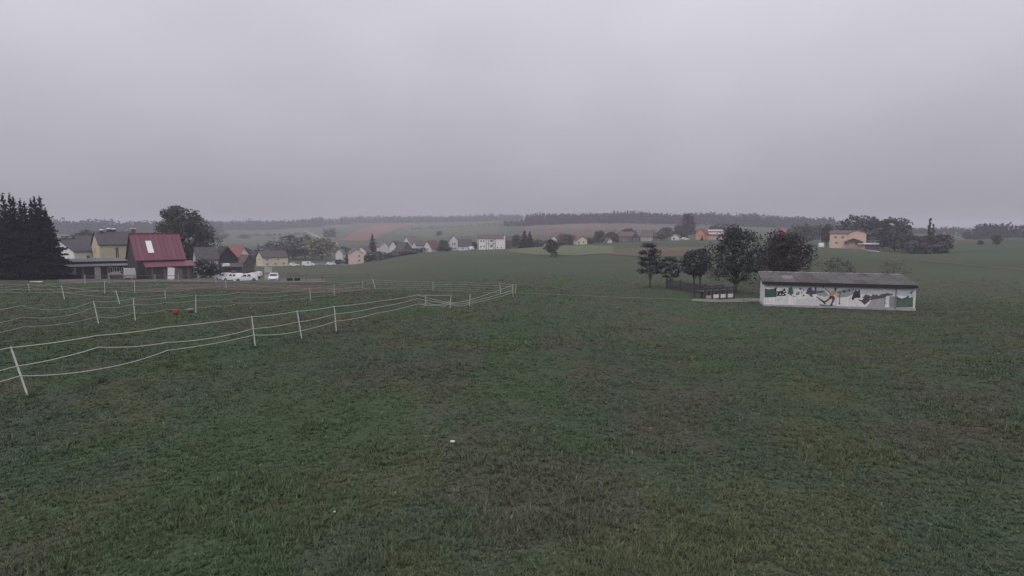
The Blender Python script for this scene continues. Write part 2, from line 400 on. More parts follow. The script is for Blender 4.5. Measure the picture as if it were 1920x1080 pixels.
# ------------------------------------------------------------------ grass
def build_grass():
    nt_ = 165000; per = 8
    q = rng.random(nt_)
    y = np.exp(math.log(5.0) + q ** 1.05 * (math.log(105) - math.log(5.0)))
    x = (rng.random(nt_) * 2 - 1) * 1.02 * y
    cl = fnoise(x * 1.6, y * 1.6, 70, 3)
    keep = rng.random(nt_) < np.clip((cl - 0.15) * 3.2, 0.45, 1.0) * np.clip((105 - y) / 50, 0.05, 1)
    x = x[keep]; y = y[keep]; cl = cl[keep]; nt_ = len(x)
    tint_t = 0.80 + 0.42 * rng.random(nt_); size = (0.65 + 0.8 * rng.random(nt_) ** 2) * (0.55 + 0.9 * cl)
    rough = fnoise(x * 0.45, y * 0.45, 205, 4)
    size = size * np.where((rng.random(nt_) < 0.035) | ((rough > 0.60) & (rng.random(nt_) < 0.25)), 1.5, 1.0) * (0.78 + 0.34 * (rough > 0.56))
    tint_t = tint_t * np.where(rng.random(nt_) < 0.03, 1.5, 1.0)
    rep = lambda a_: np.repeat(a_, per)
    n = nt_ * per
    spread = rep(0.028 * size * (1 + 0.05 * y))
    yy = rep(y)
    az = rng.random(n) * 2 * PI; rr = np.sqrt(rng.random(n)) * spread
    bx = rep(x) + rr * np.cos(az); by = yy + rr * np.sin(az)
    az = az + rng.normal(size=n) * 0.7
    hgt = rep(size * (1 + 0.010 * y)) * (0.028 + 0.038 * rng.random(n))
    wid = (0.0035 + 0.0035 * rng.random(n)) * (1 + 0.075 * yy)
    lean = 0.25 + 0.95 * rng.random(n)
    dx = np.cos(az); dy = np.sin(az)
    B = np.stack([bx, by, height(bx, by) - 0.004], 1)
    side = np.stack([-dy, dx, np.zeros(n)], 1) * wid[:, None]
    tip = B + np.stack([dx * np.sin(lean) * hgt * 1.4, dy * np.sin(lean) * hgt * 1.4, np.cos(lean) * hgt + 0.006], 1)
    V = np.stack([B - side, B + side, tip], 1).reshape(-1, 3)
    c = np.repeat(ground_color(x, y) * tint_t[:, None], per, axis=0)
    k = rng.random(n)[:, None]
    cc = c * np.where(k < 0.07, np.array([1.7, 1.55, 1.35]), np.array([1.0, 1.02, 0.98])) * (0.85 + 0.3 * rng.random(n))[:, None] * 1.38
    me = npmesh('grass', V, np.arange(3 * n).reshape(-1, 3), M_grass, np.repeat(cc, 3, axis=0))
    o = link('grass', me); tag(o, 'short tufted pasture grass with olive and brownish patches', 'grass', kind='stuff')
build_grass()

# ------------------------------------------------------------------ trees
def leafquads(P, size, col, flat=0.0, jit=0.18, nrm=None):
    """one small quad at each point"""
    n = len(P)
    a = rng.normal(size=(n, 3)); a[:, 2] *= (1 - flat); a /= np.linalg.norm(a, axis=1)[:, None]
    b = rng.normal(size=(n, 3)); b[:, 2] *= (1 - flat)
    b -= a * (a * b).sum(1)[:, None]; b /= np.linalg.norm(b, axis=1)[:, None]
    s = (np.asarray(size) * (0.55 + 0.9 * rng.random(n)))[:, None]
    a = a * s; b = b * s * 0.62
    V = np.stack([P - a, P - b * 0.9 + a * 0.15, P + a, P + b], 1).reshape(-1, 3)
    c = np.array(col)[None, :] * (1 + jit * rng.normal(size=(n, 1))) * (1 + 0.10 * rng.normal(size=(n, 3)))
    c = np.clip(c, 0.008, 0.5)
    return V, np.repeat(c, 4, axis=0)
def crown_mesh(name, parts, col_sets=None):
    V = np.concatenate([p[0] for p in parts]); c = np.concatenate([p[1] for p in parts])
    return npmesh(name, V, np.arange(len(V)).reshape(-1, 4), M_leaf, c)

def decid(h, w, seed, leaf, col, n=2600, base=0.22, lobes=26, top=0.35, flat=0.15, gap=0.0, trunk_r=None, sparse=False, stems=1, skew=0.0):
    """returns meshes (trunk, crown) of a broadleaf tree of height h, width w, standing on z = 0"""
    global rng
    keep = rng; rng = np.random.default_rng(seed)
    tr = trunk_r or 0.022 * h
    mb = MB(); parts = []
    cz0 = base * h
    L = []
    for k in range(lobes):
        t = (k + 0.5) / lobes
        zc = cz0 + (h - cz0) * (0.10 + 0.82 * t)
        tt = (zc - cz0) / (h - cz0)
        env = math.sin(PI * min(1, max(0.02, tt ** (0.55 + top)))) ** 0.7
        ang = k * 2.399 + rng.normal() * 0.5
        rr = w * 0.5 * env * (0.35 + 0.60 * math.sqrt(rng.random()))
        L.append((math.cos(ang) * rr + skew * tt, math.sin(ang) * rr, zc + rng.normal() * 0.03 * h, w * (0.13 + 0.10 * rng.random()) * (0.7 + 0.5 * env)))
    for s_ in range(stems):
        ox = (s_ - (stems - 1) / 2) * 0.22 * w
        pts = [(ox, 0, -0.25), (ox + 0.01 * h, 0.0, h * 0.12), (ox * 0.8 + rng.normal() * 0.02 * h, rng.normal() * 0.02 * h, h * 0.4), (ox * 0.4 + rng.normal() * 0.03 * h + skew * 0.5, rng.normal() * 0.03 * h, h * 0.7), (skew * 0.9, 0, h * 0.93)]
        mb.tube(pts, [tr * 1.25, tr, tr * 0.75, tr * 0.42, tr * 0.1], 8)
        for (lx, ly, lz, lr) in L[s_::stems]:
            z0 = max(base * h * 0.75, lz - 0.22 * h - 0.1 * h * rng.random()); k = z0 / h
            sx = np.interp(k, [0, .12, .4, .7, .93], [p[0] for p in pts]); sy = np.interp(k, [0, .12, .4, .7, .93], [p[1] for p in pts])
            mb.tube([(sx, sy, z0), ((sx + lx) / 2 + rng.normal() * 0.02 * w, (sy + ly) / 2, (z0 + lz) / 2 + 0.02 * h), (lx, ly, lz)], [tr * 0.35, tr * 0.22, tr * 0.06], 5)
    per = n // lobes
    for (lx, ly, lz, lr) in L:
        p = rng.normal(size=(per, 3)); p /= np.linalg.norm(p, axis=1)[:, None]
        r = lr * (0.35 + 0.75 * rng.random(per) ** 0.6) if not sparse else lr * (0.1 + 1.2 * rng.random(per))
        p = p * r[:, None] * np.array([1.15, 1.15, 0.8 - 0.35 * flat * 2])
        P = p + np.array([lx, ly, lz])
        cc = np.array(col) * (0.68 + 0.64 * rng.random())
        parts.append(leafquads(P, leaf, cc, flat))
    tm = mb.mesh('trunk', M_bark); tm.polygons.foreach_set('use_smooth', [True] * len(tm.polygons))
    cm = crown_mesh('crown', parts)
    rng = keep
    return tm, cm
def conif(h, w, seed, leaf, col, levels=34, base=0.03, ragged=0.25):
    global rng
    keep = rng; rng = np.random.default_rng(seed)
    mb = MB(); mb.tube([(0, 0, -0.25), (0, 0, h * 0.5), (0, 0, h * 0.985)], [0.016 * h, 0.010 * h, 0.0012 * h], 7)
    PS = []
    for k in range(levels):
        t = k / (levels - 1)
        z0 = h * (base + (0.955 - base) * t)
        R = w * 0.5 * (1 - t) ** 0.86 * 1.05 * (1 + ragged * rng.normal() * 0.6) + 0.006 * h
        nb = int(9 - 4 * t)
        a0 = rng.random() * 6.28
        for b in range(nb):
            a = a0 + 2 * PI * b / nb + rng.normal() * 0.3
            zb = z0 + rng.normal() * 0.022 * h
            rr = R * (0.55 + 0.75 * rng.random())
            m = max(4, int(rr / (leaf * 0.62)))
            s = np.linspace(0.12, 1, m)
            droop = (-0.42 + 1.15 * t ** 1.5) * rr * s ** 1.4 + 0.10 * rr * s ** 4
            for side in (-1, 0, 1):
                off = side * 0.20 * rr * np.sin(PI * s ** 0.8) * 0.8
                PS.append(np.stack([np.cos(a) * rr * s - np.sin(a) * off, np.sin(a) * rr * s + np.cos(a) * off, zb + droop - abs(side) * 0.05 * rr + rng.normal(size=m) * 0.1 * leaf], 1))
    for k in range(22):
        PS.append(np.array([[rng.normal() * 0.006 * h, rng.normal() * 0.006 * h, h * (0.90 + 0.0046 * k)]]))
    P = np.concatenate(PS)
    V, c = leafquads(P, leaf * (0.35 + 0.65 * np.clip(1.15 - P[:, 2] / h, 0, 1)) * 1.1, col, 0.35)
    tm = mb.mesh('trunk', M_bark); cm = crown_mesh('crown', [(V, c)])
    rng = keep
    return tm, cm
def put_tree(name, label, cat, meshes, u, y, scale=1.0, rot=0.0, group=None, sx=1.0, v=None):
    p = on(u, y) if v is None else G(u, v)
    t = thing(name, label, cat, p, rot, group)
    t.scale = (scale * sx, scale * sx, scale)
    link('trunk', meshes[0], t); link('crown', meshes[1], t)
    return t

DK = (0.066, 0.072, 0.076)
GR = (0.066, 0.076, 0.052)
AU_ = (0.115, 0.105, 0.060)

# trees beside the mural shed
put_tree('young_tree', 'slender young tree with tiered sparse crown standing alone in the meadow', 'tree', decid(5.9, 3.0, 11, 0.13, DK, 3000, 0.20, 26, 0.12, 0.45, sparse=True, trunk_r=0.085), 1219, 75)
put_tree('young_tree', 'small thin tree beside the dark slatted fence, shorter than its slender neighbour', 'tree', decid(4.1, 2.3, 12, 0.12, DK, 1700, 0.26, 18, 0.15, 0.45, sparse=True, trunk_r=0.07, skew=-0.3), 1258, 74)
put_tree('twin_stem_tree', 'twin-trunked round-topped tree behind the dark slatted fence', 'tree', decid(4.9, 3.7, 13, 0.125, DK, 3800, 0.24, 22, 0.45, 0.25, stems=2, trunk_r=0.10), 1308, 76)
put_tree('shade_tree', 'tall broad dark tree standing behind the low white-panelled railing', 'tree', decid(8.0, 5.8, 14, 0.145, (0.062, 0.068, 0.068), 5600, 0.17, 36, 0.25, 0.25, sparse=True, trunk_r=0.18), 1380, 69)
put_tree('shade_tree', 'dense dark rounded tree behind the roof of the mural shed', 'tree', decid(7.5, 6.7, 15, 0.17, (0.066, 0.057, 0.062), 7600, 0.10, 48, 0.35, 0.15, trunk_r=0.2), 1470, 83)
put_tree('bare_shrub', 'low brownish bare shrub on the slope behind the mural shed roof', 'shrub', decid(3.6, 4.6, 16, 0.11, (0.085, 0.078, 0.07), 1100, 0.02, 26, 0.5, 0.1, sparse=True, trunk_r=0.05), 1572, 90)
put_tree('bare_shrub', 'faint small shrub on the open slope right of the mural shed', 'shrub', decid(2.9, 4.2, 17, 0.10, (0.09, 0.088, 0.07), 600, 0.02, 22, 0.5, 0.1, sparse=True, trunk_r=0.04), 1676, 95)

# dark spruces at the left
for k, (u, y, h, w, lab) in enumerate([
        (-40, 112, 16.6, 7.5, 'dark spruce at the outer edge of the spruce clump'),
        (-12, 110, 15.2, 7.0, 'bushy dark spruce beside the outer edge of the clump'),
        (15, 109, 16.0, 6.2, 'tallest dark spruce of the clump beside the timber stable'),
        (27, 113, 16.2, 5.4, 'slim dark spruce close against the tallest one'),
        (34, 110, 15.4, 5.6, 'dark spruce just past the tallest pair'),
        (46, 114, 15.5, 4.8, 'narrow-tipped dark spruce inside the spruce clump'),
        (54, 109, 14.4, 4.6, 'lower dark spruce in the gap of the spruce clump'),
        (66, 111, 15.2, 5.4, 'dark spruce on the stable side of the gap in the clump'),
        (73, 108, 15.2, 5.8, 'tall dark spruce next to the twin tip by the stable'),
        (83, 109, 15.5, 5.8, 'broad dark spruce with the highest tip on the stable side'),
        (92, 108, 13.2, 5.0, 'outermost spruce of the clump, overhanging the timber stable'),
        (98, 107, 11.4, 4.4, 'short outer spruce leaning over the stable roof edge'),
        (2, 102, 10.8, 7.2, 'short bushy spruce in front of the taller spruces'),
        (56, 104, 9.5, 6.0, 'low spruce hiding the trunks in the middle of the clump')]):
    put_tree('spruce_tree', lab, 'tree', conif(h, w * 1.05, 30 + k, 0.30, (0.017, 0.020, 0.033), 38, ragged=0.4), u, y, rot=k * 1.3, group='spruces beside the stable')
# the big round tree behind the barn
put_tree('round_tree', 'big round broadleaf tree rising behind the red-roofed barn', 'tree', decid(17.2, 11.6, 41, 0.27, (0.085, 0.090, 0.088), 14000, 0.08, 60, 0.40, 0.1, trunk_r=0.35), 347, 150)

# lone tree in the field and the trees among the houses
put_tree('field_tree', 'lone bushy tree standing in the pale mown meadow', 'tree', decid(6.4, 4.8, 42, 0.26, (0.058, 0.072, 0.052), 1500, 0.16, 22, 0.5, 0.15, trunk_r=0.17), 1033, 205)
put_tree('field_shrub', 'little dark shrub at the foot of the lone meadow tree', 'shrub', decid(1.9, 1.6, 43, 0.16, (0.05, 0.06, 0.05), 300, 0.02, 10, 0.5, 0.1, trunk_r=0.04), 1041, 205)

T_round = [decid(8, 7.5, 50 + i, 0.42, c, 1500, 0.10, 26, 0.4, 0.1) for i, c in enumerate([(0.082, 0.086, 0.088), (0.095, 0.10, 0.082), (0.21, 0.195, 0.12), (0.11, 0.092, 0.088), (0.135, 0.135, 0.142)])]
T_tall = [decid(10, 5.5, 60 + i, 0.42, c, 1400, 0.10, 26, 0.3, 0.1) for i, c in enumerate([(0.064, 0.066, 0.072), (0.088, 0.086, 0.086)])]
T_con = [conif(11, 5, 66 + i, 0.42, c, 24) for i, c in enumerate([(0.035, 0.040, 0.050), (0.045, 0.050, 0.050)])]
T_bush = [decid(3.2, 4.2, 72 + i, 0.32, c, 600, 0.02, 14, 0.45, 0.1) for i, c in enumerate([(0.085, 0.088, 0.09), (0.105, 0.102, 0.078), (0.135, 0.098, 0.088)])]
GV = 'trees among the village houses'
def vt(name, label, pool, i, u, y, hpx, wpx=None, v=None, grp=GV, cat='tree'):
    base = {id(T_round): (8, 7.5), id(T_tall): (10, 5.5), id(T_con): (11, 5), id(T_bush): (3.2, 4.2)}[id(pool)]
    h = hpx * y / F; s = h / base[0]
    sx = 1.0 if wpx is None else (wpx * y / F) / (base[1] * s)
    return put_tree(name, label, cat, pool[i], u, y, s, (u * 0.7) % 6.28, grp, sx)
vt('broadleaf_tree', 'grey-green tree crowded behind the cream farmhouse with the dark roof', T_round, 4, 550, 360, 44, 66)
vt('broadleaf_tree', 'yellowing autumn tree between the cream farmhouse and the village', T_round, 2, 603, 350, 42, 52)
vt('broadleaf_tree', 'dark tree left of the yellowing tree, above the parked white van', T_round, 4, 572, 380, 42, 44)
vt('broadleaf_tree', 'grey tree behind the red-roofed cottage', T_round, 4, 468, 290, 28, 36)
vt('conifer_tree', 'small pointed conifer above the cottages with the red roof', T_con, 1, 485, 330, 34, 12)
vt('broadleaf_tree', 'low tree to the side of the dark gabled shed', T_round, 4, 512, 330, 34, 44)
vt('broadleaf_tree', 'grey rounded tree behind the pink house', T_round, 4, 646, 340, 26, 28)
vt('conifer_tree', 'tall dark pointed conifer beside the pink house', T_con, 1, 699, 340, 46, 20)
vt('broadleaf_tree', 'bushy tree in front of the gardens right of the pink house', T_round, 4, 705, 292, 17, 36)
vt('broadleaf_tree', 'low tree covering the gardens below the white gables', T_round, 4, 730, 298, 10, 36)
vt('broadleaf_tree', 'brownish low tree below the big dark barn roof', T_round, 3, 764, 304, 8, 34)
for (u_, y_, h_, w_, k_, lab_) in [(652, 288, 13, 14, 0, 'bush on the uphill side of the pink house'), (690, 289, 14, 18, 0, 'bush at the downhill corner of the pink house'), (747, 310, 9, 26, 1, 'olive bush under the white gable with the dark verge'),
        (797, 316, 8, 22, 0, 'bush left of the narrow steep-roofed gable'), (822, 322, 11, 18, 0, 'bush right of the narrow steep-roofed gable'), (634, 286, 9, 16, 1, 'olive bush behind the silver car'), (780, 318, 8, 26, 0, 'bush in front of the low pale-roofed house'),
        (888, 330, 14, 14, 0, 'bush between the low white house and the long farmhouse'), (1052, 340, 11, 24, 2, 'reddish bush behind the lone meadow tree'), (1070, 345, 12, 24, 1, 'olive bush left of the cream bungalow'), (1108, 338, 10, 22, 0, 'bush right of the cream bungalow'), (1156, 345, 12, 18, 2, 'reddish bush against the long dark barn')]:
    vt('garden_bush', lab_, T_bush, k_, u_, y_, h_, w_, cat='shrub', grp='bushes between the village houses')
vt('broadleaf_tree', 'small tree beside the white hilltop gable', T_round, 1, 832, 330, 20, 20)
vt('broadleaf_tree', 'low tree in front of the white-gabled hill house', T_round, 0, 836, 318, 9, 26)
vt('broadleaf_tree', 'grey tree right of the dark barn by the long white farmhouse', T_round, 0, 966, 335, 24, 22)
vt('conifer_tree', 'dark broad conifer standing with its twin above the meadow', T_con, 0, 983, 325, 33, 24)
vt('conifer_tree', 'dark conifer close beside its broader twin above the meadow', T_con, 0, 993, 328, 30, 20)
vt('broadleaf_tree', 'low dark tree between the twin conifers and the small gable', T_bush, 0, 1008, 330, 13, 26)
vt('broadleaf_tree', 'reddish tree behind the cottages above the pale meadow', T_round, 3, 1060, 345, 20, 30)
vt('broadleaf_tree', 'light green ragged tree left of the small white hut', T_round, 1, 1123, 335, 24, 22)
vt('broadleaf_tree', 'reddish shrubby tree left of the long dark barn', T_round, 3, 1146, 345, 20, 20)
vt('broadleaf_tree', 'dark tree behind the ridge of the long dark barn', T_round, 0, 1178, 365, 22, 26)
vt('broadleaf_tree', 'brown tree between the dark barn and the white cottage', T_round, 3, 1240, 350, 17, 26)
vt('broadleaf_tree', 'brown tree behind the little white cottage', T_round, 3, 1273, 360, 21, 26)
vt('broadleaf_tree', 'tall grey tree rising left of the orange house', T_tall, 1, 1288, 420, 46, 22)
vt('broadleaf_tree', 'grey tree on the slope above the white cottage', T_round, 1, 1248, 420, 20, 24)
vt('conifer_tree', 'little dark conifer in front of the orange gable', T_con, 0, 1315, 325, 11, 6)
vt('broadleaf_tree', 'grey tree behind the roof of the orange house', T_round, 0, 1345, 400, 24, 34)
vt('broadleaf_tree', 'greyish tree between the red roof and the ochre house', T_round, 1, 1500, 330, 34, 40)
vt('broadleaf_tree', 'dark tree at the edge of the garden of the ochre house', T_tall, 0, 1548, 275, 42, 22)
vt('broadleaf_tree', 'tall dark tree behind the ochre house roof', T_round, 0, 1604, 280, 55, 56)
vt('broadleaf_tree', 'slim dark tree behind the garden of the ochre house', T_tall, 0, 1634, 285, 56, 22)
vt('broadleaf_tree', 'gappy dark tree between two fuller ones beyond the ochre house', T_tall, 1, 1652, 275, 52, 28)
vt('broadleaf_tree', 'big dark pine-like tree right of the ochre house', T_round, 0, 1676, 225, 61, 48)
vt('broadleaf_tree', 'short dark tree filling the hedge beside the big pine-like tree', T_round, 0, 1652, 248, 36, 34)
for i, (u, y, hh, ww, pool, k) in enumerate([(1700, 215, 34, 34, T_round, 0), (1722, 212, 32, 34, T_round, 3), (1742, 210, 32, 32, T_round, 0), (1765, 208, 36, 32, T_tall, 1), (1712, 205, 22, 30, T_bush, 0), (1735, 204, 20, 30, T_bush, 0), (1760, 203, 20, 30, T_bush, 0)]):
    vt('hedge_tree', ['dark hedge tree beside the big pine-like tree', 'brownish hedge tree left of the poplars', 'dark hedge tree right under the twin poplars', 'tall loose hedge tree at the meadow end of the poplar hedge', 'low bush in front of the dark hedge tree by the pine-like tree', 'low bush at the foot of the twin poplars', 'low bush at the meadow end of the poplar hedge'][i], pool, k, u, y, hh, ww, grp='hedge below the poplars')
T_pop = decid(14, 2.6, 80, 0.4, (0.040, 0.040, 0.044), 1100, 0.05, 30, 0.1, 0.05)
for (u, y, hpx, lab) in [(1739, 222, 66, 'tall slim poplar rising above the hedge, the higher of two'), (1746, 223, 54, 'slim poplar rising above the hedge, the lower of two')]:
    s = hpx * y / F / 14
    put_tree('poplar_tree', lab, 'tree', T_pop, u, y, s, 0.4 * u, 'twin poplars above the hedge', 0.5)
vt('broadleaf_tree', 'small bare round tree on the crest of the right slope', T_round, 1, 1866, 235, 20, 15, grp='trees on the right slope')
vt('field_shrub', 'little shrub left of the bare round tree on the right slope', T_bush, 0, 1836, 245, 8, 10, grp='trees on the right slope', cat='shrub')
vt('broadleaf_tree', 'dark little tree at the crest where the wood begins', T_round, 0, 1812, 420, 16, 16, grp='trees on the right slope')
# bushes round the farm at the left
vt('garden_bush', 'dark bush in front of the white-walled house behind the barn', T_bush, 0, 384, 132, 33, 50, cat='shrub', grp='bushes around the farm')
vt('garden_bush', 'grey bush at the corner of the red-roofed barn', T_bush, 1, 352, 122, 22, 24, cat='shrub', grp='bushes around the farm')
vt('garden_bush', 'bush beside the dark wooden hut', T_bush, 0, 468, 140, 14, 22, cat='shrub', grp='bushes around the farm')
vt('broadleaf_tree', 'wooded hill tree behind the white gabled house by the spruces', T_round, 0, 140, 240, 58, 66, grp='bushes around the farm')
vt('broadleaf_tree', 'tree behind the chimneys of the yellow house', T_round, 0, 172, 280, 62, 60, grp='bushes around the farm')

# ------------------------------------------------------------------ forests on the skyline (a mass nobody could count)
def forest(name, label, rows_):
    """rows_: (u0, u1, y0, y1, count, height m, conifer share)"""
    PT = []; CT = []
    for (u0, u1, y0, y1, cnt, hh, cs) in rows_:
        uu = u0 + (u1 - u0) * rng.random(cnt); yy = y0 + (y1 - y0) * rng.random(cnt)
        xx = (uu - 960) / F * yy; zz = height(xx, yy)
        big = np.clip(1 + 0.18 * rng.normal(size=cnt), 0.6, 1.3) * hh * (0.45 + 1.0 * fnoise(xx * 0.02, yy * 0.02, 77, 4))
        con = rng.random(cnt) < cs
        m = 26
        t = rng.random((cnt, m)) ** 0.8
        env = np.where(con[:, None], (1 - t) * 0.9 + 0.06, np.sqrt(np.clip(1 - (2 * t - 0.95) ** 2, 0.02, 1)))
        R = big[:, None] * np.where(con[:, None], 0.20, 0.33) * env * (0.5 + 0.55 * rng.random((cnt, m)))
        a = rng.random((cnt, m)) * 2 * PI
        P = np.stack([xx[:, None] + R * np.cos(a), yy[:, None] + R * np.sin(a), zz[:, None] + big[:, None] * (0.03 + 0.95 * t)], -1).reshape(-1, 3)
        base = np.where(con[:, None], np.array([[0.030, 0.033, 0.043]]), np.array([[0.050, 0.048, 0.053]])) * (0.65 + 0.8 * rng.random((cnt, 1)))
        n = len(P)
        V, c = leafquads(P, hh * 0.105, (1, 1, 1), 0.1, 0.1)
        c = c * np.repeat(np.repeat(base, m, axis=0), 4, axis=0)
        PT.append(V); CT.append(c)
    V = np.concatenate(PT); c = np.clip(np.concatenate(CT), 0.005, 0.4)
    me = npmesh(name, V, np.arange(len(V)).reshape(-1, 4), M_leaf, c)
    o = link(name, me); tag(o, label, 'forest', kind='stuff')
forest('forest', 'dark forest on the skyline above the stubble field', [(985, 1300, 905, 985, 1000, 13, 0.6), (945, 990, 905, 985, 90, 8, 0.6), (1285, 1420, 900, 1000, 420, 13.5, 0.3), (1390, 1560, 860, 960, 520, 14, 0.4)])
forest('forest', 'hazy far forest along the skyline above the pastures', [(640, 980, 1510, 1620, 1300, 14, 0.8), (380, 540, 1300, 1420, 700, 17, 0.7), (530, 610, 1320, 1450, 260, 15, 0.7), (600, 660, 1400, 1500, 160, 12, 0.7)])
forest('forest', 'wooded hill behind the farm and the big round tree', [(-60, 330, 900, 1030, 1000, 17, 0.4), (300, 420, 1050, 1150, 300, 17, 0.5)])
forest('forest', 'wood on the crest at the far right', [(1826, 2050, 470, 540, 360, 10.5, 0.4), (1560, 1840, 700, 760, 300, 9, 0.4)])
forest('hedgerow', 'thin far hedgerows between the pastures on the hillside', [(398, 434, 800, 806, 40, 7, 0.0), (410, 418, 690, 695, 14, 8, 0.0), (445, 470, 820, 824, 26, 5, 0.0), (470, 575, 905, 912, 60, 4.5, 0.1), (770, 960, 1000, 1006, 70, 4, 0.1), (820, 830, 700, 760, 16, 5, 0.0), (1080, 1260, 620, 626, 40, 3, 0.0), (607, 630, 800, 830, 24, 10, 0.1), (1265, 1300, 520, 560, 40, 9, 0.2), (1340, 1380, 560, 600, 40, 8, 0.3), (1480, 1560, 420, 470, 60, 9, 0.3)])

# ------------------------------------------------------------------ houses
def W(name, c, **k):
    return mat(name, c, rough=k.pop('rough', 0.9), var=k.pop('var', 0.10), scale=k.pop('scale', 0.7), **k)
WHITE = W('white_render', (0.74, 0.73, 0.70)); CREAM = W('cream_render', (0.62, 0.55, 0.40)); PINK = W('pink_render', (0.62, 0.47, 0.43))
YELL = W('yellow_render', (0.52, 0.46, 0.33)); OCHRE = W('ochre_render', (0.62, 0.45, 0.37)); ORNG = W('orange_render', (0.56, 0.25, 0.14))
GREYW = W('grey_render', (0.38, 0.37, 0.37)); DWOOD = W('dark_timber', (0.060, 0.057, 0.063), var=0.3, stretch=(6, 6, 0.4)); MWOOD = W('weathered_timber', (0.15, 0.13, 0.12), var=0.3, stretch=(6, 6, 0.4))
R_DK = W('slate_roof', (0.075, 0.070, 0.078), var=0.22, rough=0.75, spec=0.3); R_GY = W('grey_roof', (0.15, 0.14, 0.145), var=0.2); R_RD = W('red_tile_roof', (0.27, 0.10, 0.095), var=0.2)
R_BR = W('brown_tile_roof', (0.16, 0.085, 0.072), var=0.22); R_PU = W('old_tile_roof', (0.13, 0.095, 0.10), var=0.22)
FRAME = mat('window_frame', (0.55, 0.54, 0.52), rough=0.6); GLASS = mat('window_glass', (0.025, 0.027, 0.032), rough=0.12, spec=0.6)
BRICK = W('chimney_brick', (0.17, 0.10, 0.085)); PIPE = mat('zinc', (0.45, 0.45, 0.46), rough=0.4, metal=0.6); WOODDOOR = W('door_timber', (0.14, 0.09, 0.065))
_wm = {}
def window(parent, x, z, w, h, y, side='front', frame=FRAME):
    """frame proud of the wall, glass set into it; local frame of the thing"""
    key = (round(w, 2), round(h, 2), frame.name)
    if key not in _wm:
        t = max(0.05, 0.07 * min(w, h) * 1.4)
        f = MB()
        f.box(-w / 2, w / 2, -0.05, 0.04, -h / 2, -h / 2 + t).box(-w / 2, w / 2, -0.05, 0.04, h / 2 - t, h / 2)
        f.box(-w / 2, -w / 2 + t, -0.049, 0.04, -h / 2 + t, h / 2 - t).box(w / 2 - t, w / 2, -0.049, 0.04, -h / 2 + t, h / 2 - t)
        if w > 0.7: f.box(-t / 2, t / 2, -0.045, 0.04, -h / 2 + t, h / 2 - t)
        p = MB(); p.box(-w / 2 + t * 0.5, w / 2 - t * 0.5, -0.02, 0.02, -h / 2 + t * 0.5, h / 2 - t * 0.5)
        _wm[key] = (f.mesh('window', frame), p.mesh('pane', GLASS))
    o = link('window', _wm[key][0], parent)
    if side == 'front': o.location = (x, y, z)
    elif side == 'left': o.location = (y, x, z); o.rotation_euler = (0, 0, -PI / 2)
    elif side == 'right': o.location = (y, x, z); o.rotation_euler = (0, 0, PI / 2)
    link('pane', _wm[key][1], o)
    return o
def gable_roof(w, d, hw, hr, ridge, ov=0.35, t=0.18, gov=0.3):
    m = MB()
    span, length = (d, w) if ridge == 'x' else (w, d)
    s = hr / (span / 2); e = span / 2 + ov
    zE = hw - ov * s
    poly = [(-e, zE), (0, hw + hr), (e, zE), (e, zE + t), (0, hw + hr + t * 1.15), (-e, zE + t)]
    # two slabs, split along the ridge
    L = [(-e, zE), (0, hw + hr), (0, hw + hr + t * 1.15), (-e, zE + t)]
    R = [(e, zE), (e, zE + t), (0, hw + hr + t * 1.15), (0, hw + hr)]
    m.prism([L[0], L[1], R[0], R[1], L[2], L[3]], 'x' if ridge == 'x' else 'y', -length / 2 - gov, length / 2 + gov)
    return m
def gable_wall(w, d, hw, hr, ridge, below=1.2):
    m = MB(); span, length = (d, w) if ridge == 'x' else (w, d)
    m.prism([(-span / 2, -below), (span / 2, -below), (span / 2, hw), (0, hw + hr - 0.02), (-span / 2, hw)], 'x' if ridge == 'x' else 'y', -length / 2, length / 2)
    return m
def house(name, label, u, y, wpx, wallpx, roofpx, depth=8.0, ridge='x', wall=WHITE, roof=R_DK, turn=0.0, wins=None, chim=None, door=None, cat='house', group=None, sides=None, dz=0.0):
    p = on(u, y); k = y / F
    w = wpx * k; hw = wallpx * k; hr = roofpx * k
    phi = math.atan2(p[0], p[1])
    p[2] += dz
    t = thing(name, label, cat, p, -phi + math.radians(turn), group)
    gable_wall(w, depth, hw, hr, ridge).build('wall', wall, t)
    ro = gable_roof(w, depth, hw, hr, ridge).build('roof', roof, t)
    if wins:
        for (x, z, ww, wh) in wins:
            window(t, x * w, z, ww, wh, -depth / 2 - 0.01)
    if sides:
        for (s, yy, z, ww, wh) in sides:
            window(t, yy * depth, z, ww, wh, (-w / 2 - 0.01) if s == 'left' else (w / 2 + 0.01), s)
    if chim is not None:
        cx, cy, ch = chim
        zr = hw + hr * (1 - abs(cy) / (depth / 2)) if ridge == 'x' else hw + hr * (1 - abs(cx) / 0.5)
        c = MB().box(cx * w - 0.3, cx * w + 0.3, cy - 0.3, cy + 0.3, zr - 0.4, zr + ch).build('chimney', BRICK, t)
        MB().box(cx * w - 0.38, cx * w + 0.38, cy - 0.38, cy + 0.38, zr + ch, zr + ch + 0.1).build('chimney_cap', PIPE, c)
    if door is not None:
        dx, dw, dh = door[:3]
        dd = MB().box(dx * w - dw / 2, dx * w + dw / 2, -depth / 2 - 0.05, -depth / 2 + 0.05, -0.15, dh).build('door', door[3] if len(door) > 3 else WOODDOOR, t)
        MB().box(dx * w + dw / 2 - 0.2, dx * w + dw / 2 - 0.08, -depth / 2 - 0.1, -depth / 2 - 0.05, 1.0, 1.06).build('handle', PIPE, dd)
    return t

